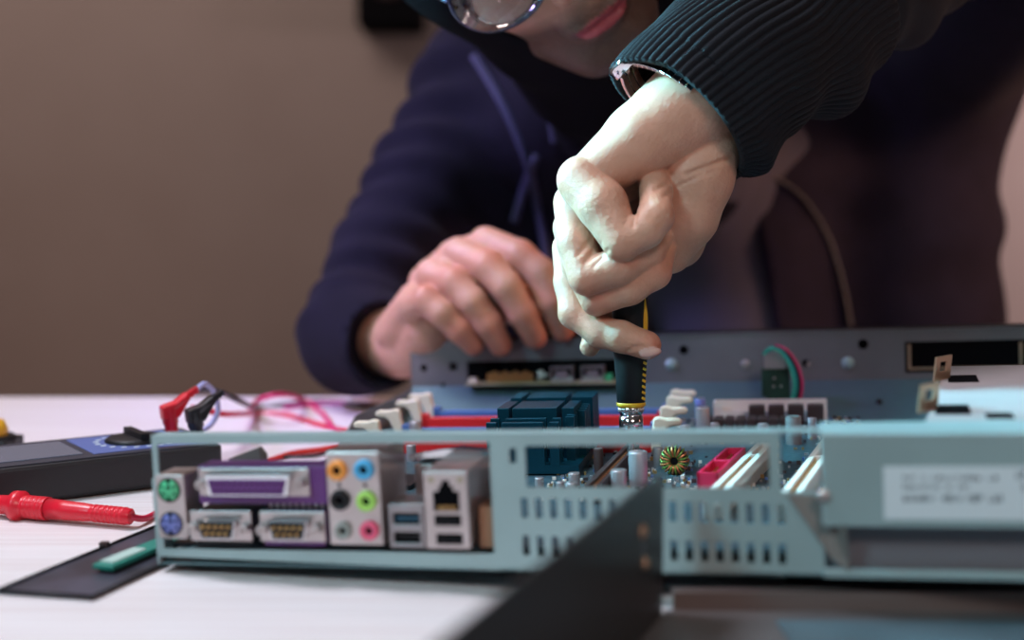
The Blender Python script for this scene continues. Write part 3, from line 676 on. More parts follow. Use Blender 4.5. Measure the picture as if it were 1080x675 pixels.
# ---------------------------------------------------------------- screwdriver
SDD = 0.695
s0 = pix(666, 492, SDD); s1 = pix(664, 250, SDD-0.004)
sd = thing('screwdriver', 'black and yellow screwdriver held upright in the fist over the board', 'screwdriver', loc=s0)
ax = (s1-s0).normalized(); px2m = SDD/FPX
def hy(y): return (492-y)*px2m
MB().lathe([(0, 0.0006), (0.003, 0.0022), (0.006, 0.0026), (hy(450), 0.0028)], (0, 0, 0), ax, 16).build('shaft', CHROME, sd)
cl = [(hy(456), 0.0028), (hy(455), 0.0068), (hy(439), 0.0068), (hy(438.5), 0.0062), (hy(436), 0.0062), (hy(435.5), 0.0068), (hy(429), 0.0070), (hy(428), 0.0062)]
ch = MB().lathe(cl, (0, 0, 0), ax, 36).build('collar', CHROME, sd)
q = MB(); a1 = ax.orthogonal().normalized(); b1 = ax.cross(a1)
for k in range(24):
    an = 2*math.pi*k/24; d_ = a1*math.cos(an)+b1*math.sin(an); q.tube([ax*hy(434)+d_*0.0068, ax*hy(429.5)+d_*0.0070], 0.0005, 5, 1)
q.build('knurling', NICKEL, ch)
hp = [(hy(428), 0.0066), (hy(426), 0.0079), (hy(400), 0.0084), (hy(372), 0.0096), (hy(330), 0.0100), (hy(290), 0.0098), (hy(255), 0.0088), (hy(246), 0.006), (hy(243), 0)]
MB().lathe(hp, (0, 0, 0), ax, 36).build('handle', mat('grip_black', (0.006, 0.006, 0.008), 0.55, spec=0.25), sd)
MB().lathe([(hy(428.5), 0.0074), (hy(427.5), 0.0082), (hy(424.5), 0.0083), (hy(423.5), 0.0076)], (0, 0, 0), ax, 36).build('yellow_ring', YEL, sd)
right = Vector((1, 0, 0)); toc = Vector((0, -1, 0)); sdir = (right*0.78+toc*0.62).normalized()
q = MB()
def srad(y): return np.interp(hy(y), [p[0] for p in hp], [p[1] for p in hp])
yy = 420
while yy > 374:
    p0 = ax*hy(yy)+sdir*(srad(yy)-0.0004); q.box((-0.0013, -0.0008, 0), (0.0013, 0.0008, 2.6*px2m), Matrix.Translation(p0) @ Matrix.Rotation(R_(32), 4, 'Z') @ Matrix.Rotation(R_(25), 4, 'Y')); yy -= 6.2
q.build('yellow_ticks', YEL, sd)
q = MB().tube([ax*hy(y)+sdir*(srad(y)-0.0003) for y in (358, 345, 330, 318, 308, 300)], lambda t: 0.0011*(1+0.6*math.sin(t*6)), 8); q.build('yellow_stripe', YEL, sd)

# ================================================================ person: signed distance shapes meshed with surface nets
def V3(p): return np.array([p[0], p[1], p[2]], float)
def rcone(P, a, b, ra, rb):
    ba = b-a; t = np.clip(((P-a) @ ba)/(ba @ ba), 0, 1)
    return np.linalg.norm(P-a-t[:, None]*ba, axis=1)-(ra+(rb-ra)*t)
def ell(P, c, rad, R=None):
    q = P-c
    if R is not None: q = q @ R          # columns of R are the axes
    k0 = np.linalg.norm(q/rad, axis=1); k1 = np.linalg.norm(q/(rad*rad), axis=1)
    return k0*(k0-1)/np.maximum(k1, 1e-9)
def smin(a, b, k):
    h = np.maximum(k-np.abs(a-b), 0)/k
    return np.minimum(a, b)-h*h*k*0.25
def smax(a, b, k): return -smin(-a, -b, k)
def surfnets(f, lo, hi, h):
    lo = np.array(lo, float); n = np.ceil((np.array(hi)-lo)/h).astype(int)+1
    B = 8; nb = np.ceil(n/B).astype(int); n = nb*B
    vals = np.ones(n, np.float32)
    gx = [np.arange(n[i])*h+lo[i] for i in range(3)]
    cx = [(np.arange(nb[i])*B+(B-1)/2)*h+lo[i] for i in range(3)]
    C = np.stack(np.meshgrid(*cx, indexing='ij'), -1).reshape(-1, 3)
    dc = f(C).reshape(nb); lim = B*h*1.05
    vals = np.repeat(np.repeat(np.repeat(np.sign(dc), B, 0), B, 1), B, 2).astype(np.float32)
    act = np.argwhere(np.abs(dc) < lim)
    off = np.stack(np.meshgrid(*[np.arange(B)]*3, indexing='ij'), -1).reshape(-1, 3)
    for s in range(0, len(act), 400):
        ii = (act[s:s+400, None, :]*B+off[None]).reshape(-1, 3)
        vals[ii[:, 0], ii[:, 1], ii[:, 2]] = f(ii*h+lo)
    inn = vals < 0
    nx, ny, nz = vals.shape
    cnt = np.zeros((nx-1, ny-1, nz-1), np.int8)
    for dx in (0, 1):
        for dy in (0, 1):
            for dz in (0, 1): cnt += inn[dx:nx-1+dx, dy:ny-1+dy, dz:nz-1+dz]
    cells = np.argwhere((cnt > 0) & (cnt < 8)); idx = -np.ones(cnt.shape, np.int64); idx[tuple(cells.T)] = np.arange(len(cells))
    acc = np.zeros((len(cells), 3)); num = np.zeros(len(cells))
    cor = [(a, b, c) for a in (0, 1) for b in (0, 1) for c in (0, 1)]
    for p in cor:
        for ax_ in range(3):
            if p[ax_]: continue
            q = list(p); q[ax_] = 1
            v0 = vals[tuple((cells+p).T)]; v1 = vals[tuple((cells+q).T)]
            m = (v0 < 0) != (v1 < 0); t = np.where(m, v0/np.where(m, v0-v1, 1), 0)
            pt = np.tile(np.array(p, float), (len(cells), 1)); pt[:, ax_] += t
            acc[m] += pt[m]; num[m] += 1
    V = (cells+acc/num[:, None])*h+lo
    F = []
    for ax_ in range(3):
        a, b = (ax_+1) % 3, (ax_+2) % 3
        s0 = [slice(1, -1)]*3; s0[ax_] = slice(0, -1); s1 = list(s0); s1[ax_] = slice(1, None)
        i0 = inn[tuple(s0)]; i1 = inn[tuple(s1)]
        e_ = np.argwhere(i0 != i1)
        if not len(e_): continue
        flip = i0[tuple(e_.T)]
        base = e_.copy(); base[:, a] += 1; base[:, b] += 1
        def g(da, db):
            q = base.copy(); q[:, a] += da; q[:, b] += db; return idx[tuple(q.T)]
        Q = np.stack([g(-1, -1), g(0, -1), g(0, 0), g(-1, 0)], 1)
        Q[~flip] = Q[~flip][:, ::-1]
        F.append(Q)
    F = np.concatenate(F); F = F[(F >= 0).all(1)]
    return V, F
def ray(f, x, y, D0=0.4, D1=1.6, lift=0.0):
    """first hit of the view ray with the shape"""
    D = D0
    for _ in range(200):
        p = V3(pix(x, y, D)); d = float(f(p[None])[0])
        if d < 0.0002: break
        D += max(d*0.7, 0.0002)
        if D > D1: return None
    return p

SKc = np.array([0.60, 0.315, 0.215]); SKr = np.array([0.60, 0.20, 0.13]); NAIL = np.array([0.72, 0.42, 0.36])
class Hand:
    """fingers: list of (chain points px,py,D ; radii px) plus mass pieces, all in metres"""
    def __init__(s, D0): s.D0 = D0; s.prim = []; s.cre = []; s.red = []; s.nails = []
    def pt(s, x, y, dm): return V3(pix(x, y, s.D0+dm*0.001))
    def chain(s, pts, k=0.003, grp=0):
        q = [(s.pt(x, y, d), r*s.D0/FPX) for x, y, d, r in pts]; s.prim.append(('c', q, k, grp)); return q
    def ball(s, x, y, d, rx, ry, rz, ang=0, k=0.006, grp=0):
        c, n = math.cos(ang), math.sin(ang); R = np.array([[c, 0, -n], [0, 1, 0], [n, 0, c]]).T
        R = np.array([[c, 0, n], [0, 1, 0], [-n, 0, c]])
        s.prim.append(('e', (s.pt(x, y, d), np.array([rx, ry, rz])*s.D0/FPX, R), k, grp))
    def base(s, P):
        groups = {}
        for kind, q, k, grp in s.prim:
            if kind == 'c':
                d = None
                for (a, ra), (b, rb) in zip(q[:-1], q[1:]):
                    e = rcone(P, a, b, ra, rb); d = e if d is None else smin(d, e, 0.003)
            else: d = ell(P, q[0], q[1], q[2])
            groups[grp] = d if grp not in groups else smin(groups[grp], d, k)
        d = None
        for g_, e in groups.items(): d = e if d is None else smin(d, e, 0.0006)
        for (c, rad, R) in s.nails: d = smin(d, ell(P, c, rad, R), 0.0008)
        return d
    def __call__(s, P):
        d = s.base(P)
        for (pts, r) in s.cre:
            for a, b in zip(pts[:-1], pts[1:]):
                d = smax(d, -rcone(P, a, b, r, r), 0.0016)
        return d
    def crease(s, pxs, r=0.0008, depth=0.0002):
        pts = []
        for x, y in pxs:
            p = ray(s.base, x, y, 0.5, 1.1)
            if p is None: return
            cdir = (p-V3(CAM)); cdir /= np.linalg.norm(cdir); pts.append(p+cdir*(depth-r*0.3))
        s.cre.append((pts, r))
    def color(s, P):
        C = np.tile(SKc, (len(P), 1))
        for c, r in s.red:
            w_ = np.exp(-(np.linalg.norm(P-c, axis=1)/r)**2)[:, None]*0.75; C = C*(1-w_)+SKr*w_
        for (c, rad, R) in s.nails:
            e = ell(P, c, rad*np.array([1.05, 1.6, 1.05]), R); m = e < 0.0001; C[m] = NAIL
        return C

# --- fist round the screwdriver
hr = Hand(0.672)
hr.chain([(728, 112, 4, 52), (676, 148, 2, 40), (622, 188, 0, 27)], grp=0)             # little-finger edge of the back of the hand
hr.chain([(722, 125, 18, 48), (668, 165, 22, 44), (613, 220, 22, 26)], grp=0)
hr.chain([(722, 140, 32, 44), (670, 200, 42, 42), (618, 262, 40, 28)], grp=0)
hr.chain([(800, 50, 26, 40), (722, 124, 14, 50)], grp=0)
hr.chain([(745, 150, 12, 40), (734, 188, 12, 40), (722, 228, 14, 36), (706, 264, 24, 26)], grp=5, k=0.004)      # heel of the hand
hr.ball(718, 222, 36, 42, 40, 62, 0.35, grp=5, k=0.006)
hr.chain([(715, 255, 42, 30), (690, 262, 52, 30), (640, 240, 46, 36)], grp=5)
hr.chain([(613, 190, -3, 26), (635, 216, -12, 26), (656, 254, -19, 21)], grp=1)
hr.chain([(656, 254, -19, 21), (681, 242, -21, 18.5), (692, 228, -19, 18), (692, 202, -6, 16.5), (689, 184, 4, 16)], grp=11)
hr.chain([(606, 214, 10, 23), (608, 255, 2, 20), (619, 292, -4, 20)], grp=2)
hr.chain([(619, 292, -4, 20), (652, 281, -9, 19.5), (682, 266, -4, 18), (698, 245, 8, 15)], grp=12)
hr.chain([(604, 240, 26, 22), (612, 280, 14, 19), (629, 316, 6, 17.5)], grp=3)
hr.chain([(629, 316, 6, 17.5), (664, 303, -1, 18), (690, 287, 0, 17.5), (701, 260, 10, 14)], grp=13)
hr.chain([(602, 262, 36, 21), (602, 298, 30, 18), (606, 330, 22, 17)], grp=4)
hr.chain([(606, 330, 22, 17), (634, 350, 14, 17), (655, 355, 8, 16.5), (682, 364, 6, 15.5)], grp=4)
hr.chain([(668, 290, 50, 22), (632, 345, 42, 16), (622, 366, 38, 11)], grp=6)
nl = hr.pt(686, 372, -1.5); hr.nails.append((nl, np.array([12, 4.2, 5.6])*0.678/FPX*1.0, np.array([[0.97, 0.05, -0.22], [-0.1, 0.95, -0.3], [0.2, 0.3, 0.93]])))
for x, y, d in ((657, 262, -16), (700, 228, -14), (619, 300, -6), (596, 188, -6), (634, 322, 2), (702, 290, 0), (608, 338, 16), (690, 362, 0)): hr.red.append((hr.pt(x, y, d), 0.009))
for pxs, r in (
               ([(667, 216), (670, 226), (668, 238)], 0.0011),
               ([(692, 199), (706, 192), (724, 184), (748, 175), (772, 166)], 0.0011), ([(700, 208), (716, 196), (738, 185), (756, 180)], 0.0006),
               ([(610, 268), (618, 259), (624, 252)], 0.0010), ([(617, 276), (625, 266), (633, 257)], 0.0010), ([(626, 281), (634, 272), (641, 264)], 0.0008),
               ([(661, 371), (668, 367), (678, 365), (690, 369)], 0.0005)):
    hr.crease(pxs, r)
lo = V3(pix(560, 400, 0.62)); hi = V3(pix(840, 0, 0.78))
allp = [q for k_, q, *_ in hr.prim if k_ == 'c']; PP = np.array([p for q in allp for p, r in q])
Vr, Fr = surfnets(hr, PP.min(0)-0.04, PP.max(0)+0.04, 0.00085)
Cr = hr.color(Vr)

# --- hand resting on the front wall
hl = Hand(0.915)
hl.chain([(432, 372, 62, 24), (452, 345, 42, 30), (474, 292, 22, 26)], grp=0)
hl.chain([(420, 350, 62, 26), (440, 318, 30, 22)], grp=0)
hl.chain([(448, 335, 55, 30), (500, 285, 30, 26), (540, 290, 26, 22)], grp=0)
hl.chain([(455, 300, 50, 26), (478, 270, 36, 17), (512, 262, 30, 20)], grp=0)
hl.chain([(452, 320, 45, 24), (520, 320, 32, 26), (560, 318, 26, 20)], grp=0)
hl.chain([(436, 322, 22, 18), (449, 316, 4, 15.5), (466, 330, -2, 14), (484, 348, 0, 13.5), (499, 364, 6, 11.5)], grp=1)
hl.chain([(456, 290, 22, 19), (479, 298, 2, 17), (498, 318, -6, 15.5), (515, 342, -4, 14.5), (528, 364, 4, 12.5)], grp=2)
hl.chain([(484, 268, 20, 19), (514, 281, 0, 18), (534, 302, -8, 16.5), (551, 330, -6, 15.5), (564, 355, 2, 13.5)], grp=3)
hl.chain([(512, 256, 24, 18), (548, 270, 6, 17.5), (570, 288, 0, 16.5), (583, 318, -2, 15.5), (593, 349, 6, 12)], grp=4)
hl.chain([(540, 300, 40, 22), (575, 330, 32, 16), (596, 352, 26, 11)], grp=6)
for x, y, d in ((449, 308, 0), (479, 290, -2), (514, 273, -4), (556, 268, 2), (484, 345, -6), (516, 338, -8), (552, 326, -10), (584, 314, -8)): hl.red.append((hl.pt(x, y, d), 0.011))
for x, y, d in ((499, 368, 6), (528, 368, 4), (564, 358, 2), (594, 352, 6)): hl.red += [(hl.pt(x, y, d), 0.013)]*2
PP = np.array([p for k_, q, *_ in hl.prim if k_ == 'c' for p, r in q])
Vl, Fl = surfnets(hl, PP.min(0)-0.035, PP.max(0)+0.035, 0.0013)
Cl = hl.color(Vl)

# --- head, neck
HD = 0.80
F_ = Vector((0.22, -0.86, -0.46)).normalized(); U_ = Vector((-0.62, -0.30, 0.74)); U_ = (U_-F_*U_.dot(F_)).normalized(); S_ = F_.cross(U_)   # S_: towards the photo's left side of the face
S_ = -S_ if S_.x < 0 else S_
RH = np.array([list(S_), list(F_), list(U_)]).T       # columns: side, forward, up
mouth_l = np.array([0, 0.092, -0.070])
HC = V3(pix(634, 18, HD)) - RH @ mouth_l
def hl2w(p): return HC + RH @ np.array(p, float)
def headf(P):
    q = (P-HC) @ RH
    e = lambda c, r: ell(q, np.array(c, float), np.array(r, float))
    q[:, 0] = np.abs(q[:, 0])
    d = e((0, -0.012, 0.035), (0.076, 0.098, 0.085))
    d = smin(d, e((0, 0.030, -0.03), (0.062, 0.062, 0.075)), 0.02)
    d = smin(d, e((0, 0.056, -0.096), (0.030, 0.030, 0.024)), 0.022)     # chin
    d = smin(d, rcone(q, np.array([0.056, 0.0, -0.055]), np.array([0.018, 0.062, -0.102]), 0.018, 0.014), 0.016)   # jaw
    d = smin(d, e((0.038, 0.062, -0.030), (0.024, 0.022, 0.020)), 0.014)   # cheek
    d = smin(d, e((0, 0.078, 0.018), (0.046, 0.016, 0.010)), 0.010)      # brow
    d = smax(d, -e((0.031, 0.098, 0.0), (0.016, 0.014, 0.011)), 0.008)   # eye sockets
    d = smin(d, e((0.031, 0.074, -0.001), (0.0125, 0.0125, 0.0125)), 0.002)
    d = smin(d, rcone(q, np.array([0, 0.086, 0.004]), np.array([0, 0.108, -0.036]), 0.007, 0.0095), 0.008)   # nose
    d = smin(d, e((0.011, 0.096, -0.040), (0.008, 0.010, 0.007)), 0.004)
    d = smax(d, -e((0.007, 0.104, -0.047), (0.003, 0.004, 0.003)), 0.002)
    d = smin(d, e((0, 0.086, -0.066), (0.026, 0.010, 0.016)), 0.010)
    d = smin(d, e((0, 0.093, -0.0662), (0.021, 0.0070, 0.0034)), 0.002)    # lips
    d = smin(d, e((0, 0.092, -0.0752), (0.018, 0.0078, 0.0042)), 0.002)
    d = smax(d, -e((0, 0.106, -0.0708), (0.022, 0.006, 0.0010)), 0.0015)
    d = smin(d, e((0.078, -0.012, -0.008), (0.007, 0.018, 0.030)), 0.004)    # ear
    return d
nk0 = hl2w((0, -0.02, -0.06)); nk1 = np.array([0.19, 1.25, TZ+0.20])
def neckf(P): return smin(headf(P), rcone(P, nk0, nk1, 0.056, 0.066), 0.02)
Vh, Fh = surfnets(neckf, np.minimum(HC-0.16, nk1-0.09), np.maximum(HC+0.16, nk1+0.09), 0.0022)
def head_color(P):
    q = (P-HC) @ RH; C = np.tile(np.array([0.52, 0.27, 0.20]), (len(P), 1)); ax_ = np.abs(q[:, 0])
    rng = np.random.default_rng(3)
    lip = (ell(q, np.array([0, 0.098, -0.0708]), np.array([0.0215, 0.014, 0.0060])) < 0)
    beard = ((q[:, 2] < -0.050) & (q[:, 1] > 0.0) | ((ax_ > 0.055) & (q[:, 2] < -0.02) & (q[:, 1] > -0.01))) & (q[:, 2] > -0.135)
    n = 0.75+0.5*rng.random(len(P))
    b = np.clip((-(q[:, 2]+0.048))/0.014, 0, 1)[:, None]*0.88
    C = np.where(beard[:, None], C*(1-b)+np.array([0.05, 0.028, 0.02])*b*n[:, None], C)
    C[lip] = (0.34, 0.06, 0.08)
    brow = (np.abs(q[:, 2]-0.021) < 0.005) & (ax_ > 0.012) & (ax_ < 0.05) & (q[:, 1] > 0.06); C[brow] = (0.04, 0.025, 0.02)
    return C
Ch = head_color(Vh)
# --- arms and chest under the clothes complete one continuous body
D1 = 1.265
shL = V3(pix(520, 150, D1)); shR = V3(pix(985, 90, D1)); elL = V3(pix(382, 352, 1.075)); wrL = V3(pix(432, 366, 0.985))
elR = V3(pix(1075, -150, 0.93)); wrR = V3(pix(760, 85, 0.70))
hipL = np.array([0.02, 1.28, TZ-0.25]); hipR = np.array([0.34, 1.28, TZ-0.25])
def bodyf(P):
    d = rcone(P, shL, elL, 0.048, 0.040); d = smin(d, rcone(P, elL, wrL, 0.040, 0.026), 0.01)
    d = smin(d, rcone(P, shR, elR, 0.048, 0.040), 0.02); d = smin(d, rcone(P, elR, wrR, 0.040, 0.028), 0.01)
    d = smin(d, rcone(P, shL, shR, 0.055, 0.055), 0.03); d = smin(d, rcone(P, (shL+shR)/2, (hipL+hipR)/2, 0.06, 0.07), 0.05)
    d = smin(d, rcone(P, nk1, (shL+shR)/2, 0.06, 0.07), 0.03)
    return d
Vb, Fb_ = surfnets(bodyf, np.array([-0.2, 0.62, TZ-0.36]), np.array([0.6, 1.40, TZ+0.55]), 0.008)
Vall = np.concatenate([Vr, Vl, Vh, Vb]); n1, n2, n3 = len(Vr), len(Vr)+len(Vl), len(Vr)+len(Vl)+len(Vh)
Fall = np.concatenate([Fr, Fl+n1, Fh+n2, Fb_+n3]); Call = np.concatenate([Cr, Cl, Ch, np.tile(SKc, (len(Vb), 1))])
def np_mesh(name, V, F, m, parent=None, C=None, smooth_it=0):
    me = bpy.data.meshes.new(name); me.vertices.add(len(V)); me.vertices.foreach_set('co', V.astype(np.float32).ravel())
    me.loops.add(len(F)*4); me.loops.foreach_set('vertex_index', F.astype(np.int32).ravel())
    me.polygons.add(len(F)); me.polygons.foreach_set('loop_start', (np.arange(len(F))*4).astype(np.int32)); me.polygons.foreach_set('loop_total', np.full(len(F), 4, np.int32))
    me.polygons.foreach_set('use_smooth', np.ones(len(F), bool)); me.update(calc_edges=True); me.validate()
    if C is not None:
        at = me.color_attributes.new('Col', 'FLOAT_COLOR', 'POINT'); at.data.foreach_set('color', np.concatenate([C, np.ones((len(C), 1))], 1).astype(np.float32).ravel())
    me.materials.append(m); o = bpy.data.objects.new(name, me); SC.collection.objects.link(o)
    if parent: o.parent = parent; o.matrix_parent_inverse = parent.matrix_world.inverted()
    if smooth_it:
        mod = o.modifiers.new('smooth', 'SMOOTH'); mod.iterations = smooth_it; mod.factor = 0.45
    return o
person = thing('person', 'person in a dark hooded jacket and glasses bending over the computer, driving a screw', 'person')
np_mesh('body', Vall, Fall, SKIN, person, Call, 2)

# ---- clothing
def folds(P, a, b, amp, n, ph=0.0):
    ba = b-a; L2 = np.linalg.norm(ba); t = ((P-a) @ ba)/L2; q = P*9
    wv = np.sin(q[:, 0]*1.7+ph)+np.sin(q[:, 1]*2.1+1.3*ph)+np.sin(q[:, 2]*1.9)
    return amp*np.sin(t*n*2*math.pi/L2+wv*1.6)*(0.6+0.4*np.sin(wv*2))
def sleeveL(P):
    c0_ = V3(pix(520, 80, 1.22)); c1_ = V3(pix(500, 105, 1.22)); mid = V3(pix(455, 195, 1.17)); m2 = V3(pix(412, 272, 1.12)); e0 = V3(pix(380, 350, 1.075)); w0 = V3(pix(405, 366, 0.99))
    d = smin(rcone(P, c1_, mid, 0.062, 0.054), rcone(P, mid, m2, 0.054, 0.054), 0.01); d = smin(d, rcone(P, m2, e0, 0.052, 0.050), 0.01)
    d = smin(d, rcone(P, c0_, V3(pix(620, 90, 1.24)), 0.066, 0.09), 0.03)
    d = smin(d, rcone(P, mid, V3(pix(560, 300, 1.24)), 0.05, 0.08), 0.03)
    d = d+folds(P, c1_, e0, 0.0045, 7, 1.0)*np.clip((0.04-d)/0.02, 0, 1)
    cuff = rcone(P, V3(pix(378, 356, 1.06)), w0, 0.052, 0.036)
    d = smin(d, cuff, 0.012)
    return smax(d, -rcone(P, V3(pix(415, 362, 0.985)), V3(pix(455, 362, 0.90)), 0.036, 0.05), 0.004)
A1 = V3(pix(590, 130, 1.27)); A2 = V3(pix(942, 60, 1.30)); B1 = V3(pix(560, 470, 1.30)); B2 = V3(pix(950, 470, 1.32)); B3 = V3(pix(930, 200, 1.30))
def tee(P): return smin(torso(P, -0.010), rcone(P, nk0+(nk1-nk0)*0.8, (shL+shR)/2, 0.080, 0.10), 0.05)
def torso(P, g=0.0):
    d = smin(rcone(P, A1, A2, 0.10+g, 0.115+g), rcone(P, A1, B1, 0.10+g, 0.11+g), 0.05)
    d = smin(d, rcone(P, A2, B2, 0.105+g, 0.105+g), 0.05)
    d = smin(d, rcone(P, (A1+A2)/2, (B1+B2)/2, 0.11+g, 0.12+g), 0.06)
    return d
def edge_side(P):
    """negative over the strip where the jacket hangs open (a slanting front opening)"""
    a = V3(pix(792, 176, 1.16)); b = V3(pix(826, 350, 1.16)); c = V3(pix(640, 176, 1.16)); d_ = V3(pix(690, 350, 1.16))
    xr = a[0]+(b[0]-a[0])*(P[:, 2]-a[2])/(b[2]-a[2]); xl = c[0]+(d_[0]-c[0])*(P[:, 2]-c[2])/(d_[2]-c[2])
    return np.maximum(P[:, 0]-xr, xl-P[:, 0])
shX = V3(pix(1085, -70, 1.02)); shY = V3(pix(975, 60, 1.25))
def jacket(P):
    d = smin(torso(P, 0.0)+folds(P, A1, B1, 0.004, 3, 0.5), sleeveL(P), 0.02)
    d = smin(d, rcone(P, shX, shY, 0.085, 0.095), 0.05)
    d = smin(d, rcone(P, V3(pix(600, 120, 1.16)), V3(pix(760, 60, 1.22)), 0.075, 0.09), 0.05)     # bunched hood base
    op = np.maximum(edge_side(P), P[:, 1]-1.24)
    d = smax(d, -op, 0.004)
    return smax(d, -rcone(P, nk0, nk1, 0.058, 0.062), 0.004)
def yclip(f): return lambda P: smax(f(P), P[:, 1]-1.42, 0.01)
Vj, Fj = surfnets(jacket, np.array([-0.25, 0.86, TZ-0.30]), np.array([0.66, 1.48, TZ+0.50]), 0.0045)
tab_clip = Vj[:, 2]  # jacket hangs behind the table edge
m_ = (Vj[:, 1] < YE+0.004) & (Vj[:, 2] < TZ+0.003); Vj[m_, 2] = TZ+0.003
np_mesh('hooded_jacket', Vj, Fj, NAVY, person, None, 2)
Vt, Ft = surfnets(tee, np.array([-0.10, 1.10, TZ-0.30]), np.array([0.62, 1.48, TZ+0.46]), 0.008)
np_mesh('t_shirt', Vt, Ft, TEE, person, None, 2)
# hood round the head
def hood(P):
    q = (P-HC) @ RH
    o_ = ell(q, np.array([0, -0.02, 0.012]), np.array([0.102, 0.118, 0.130])); i_ = ell(q, np.array([0, -0.02, 0.012]), np.array([0.095, 0.111, 0.123]))
    d = np.maximum(o_, -i_)
    d = smax(d, -ell(q, np.array([0, 0.14, -0.01]), np.array([0.085, 0.115, 0.118])), 0.006)
    nm = nk0+(nk1-nk0)*0.8; n_ = rcone(P, nk0, nm, 0.078, 0.080)+folds(P, nk0, nk1, 0.004, 3); n_ = np.maximum(n_, -rcone(P, nk0, nk1, 0.066, 0.070))
    d = smin(d, np.maximum(n_, -ell(q, np.array([0, 0.10, -0.03]), np.array([0.085, 0.105, 0.105]))), 0.02)
    return d
Vd, Fd = surfnets(hood, np.minimum(HC-0.2, nk1-0.16), np.maximum(HC+0.2, nk1+0.16), 0.0035)
np_mesh('hood', Vd, Fd, mat('shaded_fleece', (0.003, 0.003, 0.006), 0.95, spec=0.1, bump=0.5, bscale=900), person, None, 2)  # hood blacker than the jacket, its shade put into the colour
# hair under the hood
def hairf(P):
    q = (P-HC) @ RH
    d = ell(q, np.array([0, -0.016, 0.042]), np.array([0.082, 0.104, 0.090]))
    return smax(d, -ell(q, np.array([0, 0.12, -0.02]), np.array([0.075, 0.10, 0.075])), 0.006)
Vq, Fq = surfnets(hairf, HC-0.14, HC+0.16, 0.004); np_mesh('hair', Vq, Fq, HAIR, person)

# glasses
gl = MB()
for sx in (-1, 1):
    gl.tube([hl2w((sx*0.039+0.033*math.cos(t), 0.098-0.006*abs(math.cos(t)*sx+1)*0.5, -0.008+0.028*math.sin(t))) for t in [2*math.pi*k/16 for k in range(16)]], 0.0016, 8, 3, True)
    gl.tube([hl2w((sx*0.070, 0.094, 0.004)), hl2w((sx*0.078, 0.05, 0.004)), hl2w((sx*0.080, -0.01, 0.002)), hl2w((sx*0.080, -0.03, -0.012))], 0.0018, 8)
gl.tube([hl2w((-0.009, 0.100, 0.0)), hl2w((0, 0.104, 0.004)), hl2w((0.009, 0.100, 0.0))], 0.0015, 8)
glo = gl.build('glasses', mat('glasses_frame', (0.05, 0.05, 0.10), 0.2, 0.3), person)
for sx in (-1, 1):
    q = MB(); vs = [hl2w((sx*0.039, 0.0975, -0.008))]+[hl2w((sx*0.039+0.0325*math.cos(t), 0.096, -0.008+0.0275*math.sin(t))) for t in [2*math.pi*k/28 for k in range(28)]]
    n_ = len(vs); back = [v-RH @ np.array([0, 0.0015, 0]) for v in vs]
    q.add([tuple(v) for v in vs]+[tuple(v) for v in back], [(0, 1+k, 1+(k+1) % 28) for k in range(28)]+[(n_, n_+1+(k+1) % 28, n_+1+k) for k in range(28)]+[(1+k, n_+1+k, n_+1+(k+1) % 28, 1+(k+1) % 28) for k in range(28)], True)
    q.build('lens', LENS, glo)

# ribbed right sleeve: swept tube with real ribs and folds
path = [(716, 124, .680, 46.5), (732, 108, .683, 48.0), (768, 78, .692, 50), (815, 46, .725, 53), (866, 8, .755, 52), (915, -26, .785, 50), (960, -58, .82, 52), (1020, -100, .87, 54), (1085, -150, .94, 58)]
cen = [V3(pix(x, y, D)) for x, y, D, r in path]; rad = [p[3]*0.001 for p in path]
NT, NP = 744, 150
ts = np.linspace(0, len(cen)-1, NP)
def cat(A, t):
    i = int(min(max(math.floor(t), 0), len(A)-2)); u = t-i
    a, b, c, d = A[max(i-1, 0)], A[i], A[i+1], A[min(i+2, len(A)-1)]
    return 0.5*((2*b)+(c-a)*u+(2*a-5*b+4*c-d)*u*u+(3*b-a-3*c+d)*u**3)
PC = np.array([cat(cen, t) for t in ts]); PR = np.array([cat(rad, t) for t in ts])
arc = np.concatenate([[0], np.cumsum(np.linalg.norm(np.diff(PC, axis=0), axis=1))])
view = np.array([0, 1.0, 0]); rings = []
def ring(i, inner=False):
    t = PC[min(i+1, NP-1)]-PC[max(i-1, 0)]; t /= np.linalg.norm(t)
    e2 = view-t*(view @ t); e2 /= np.linalg.norm(e2); e1 = np.cross(e2, t); e1 = e1 if e1[2] < 0 else -e1     # e1: downwards side
    th = np.linspace(0, 2*math.pi, NT, endpoint=False); s = arc[i]
    cth, sth = np.cos(th), np.sin(th)
    low = np.clip(cth, 0, 1)**1.5
    bag = 0.0045*low*(np.sin(s*60+0.4)+0.6*np.sin(s*125+2*sth))+0.0022*np.sin(s*70+3*th)*(0.3+np.clip(-cth*0+1, 0, 1)*0.4)
    r1 = PR[i]+bag*min(1, s/0.02); 
    ribw = 1-np.clip((s-0.150)/0.012, 0, 1)
    rib = (np.abs(np.sin(th*31+0.5*np.sin(s*30)+1.2*np.sin(s*14+th)))**0.8-0.6)*0.0018*ribw
    gather = -0.006*math.exp(-((s-0.162)/0.006)**2)
    rr = r1+rib+gather
    if inner: rr = r1-0.0035
    p = PC[i]+(e1[None]*cth[:, None]*1.0+(-e2)[None]*sth[:, None]*0.90)*rr[:, None]
    if i < 14:      # cuff mouth: the upper corner reaches forward over the watch
        p = p-t[None]*(0.006*np.clip(-cth-0.55, 0, 1)*2.2*(1-i/14))[:, None]
    return p
rows = [ring(i, True) for i in range(12, -1, -1)]+[ring(i) for i in range(NP)]
Vs = np.concatenate(rows); nr = len(rows); k = np.arange(NT); k2 = (k+1) % NT
Fs = np.concatenate([np.stack([r*NT+k, r*NT+k2, (r+1)*NT+k2, (r+1)*NT+k], 1) for r in range(nr-1)])
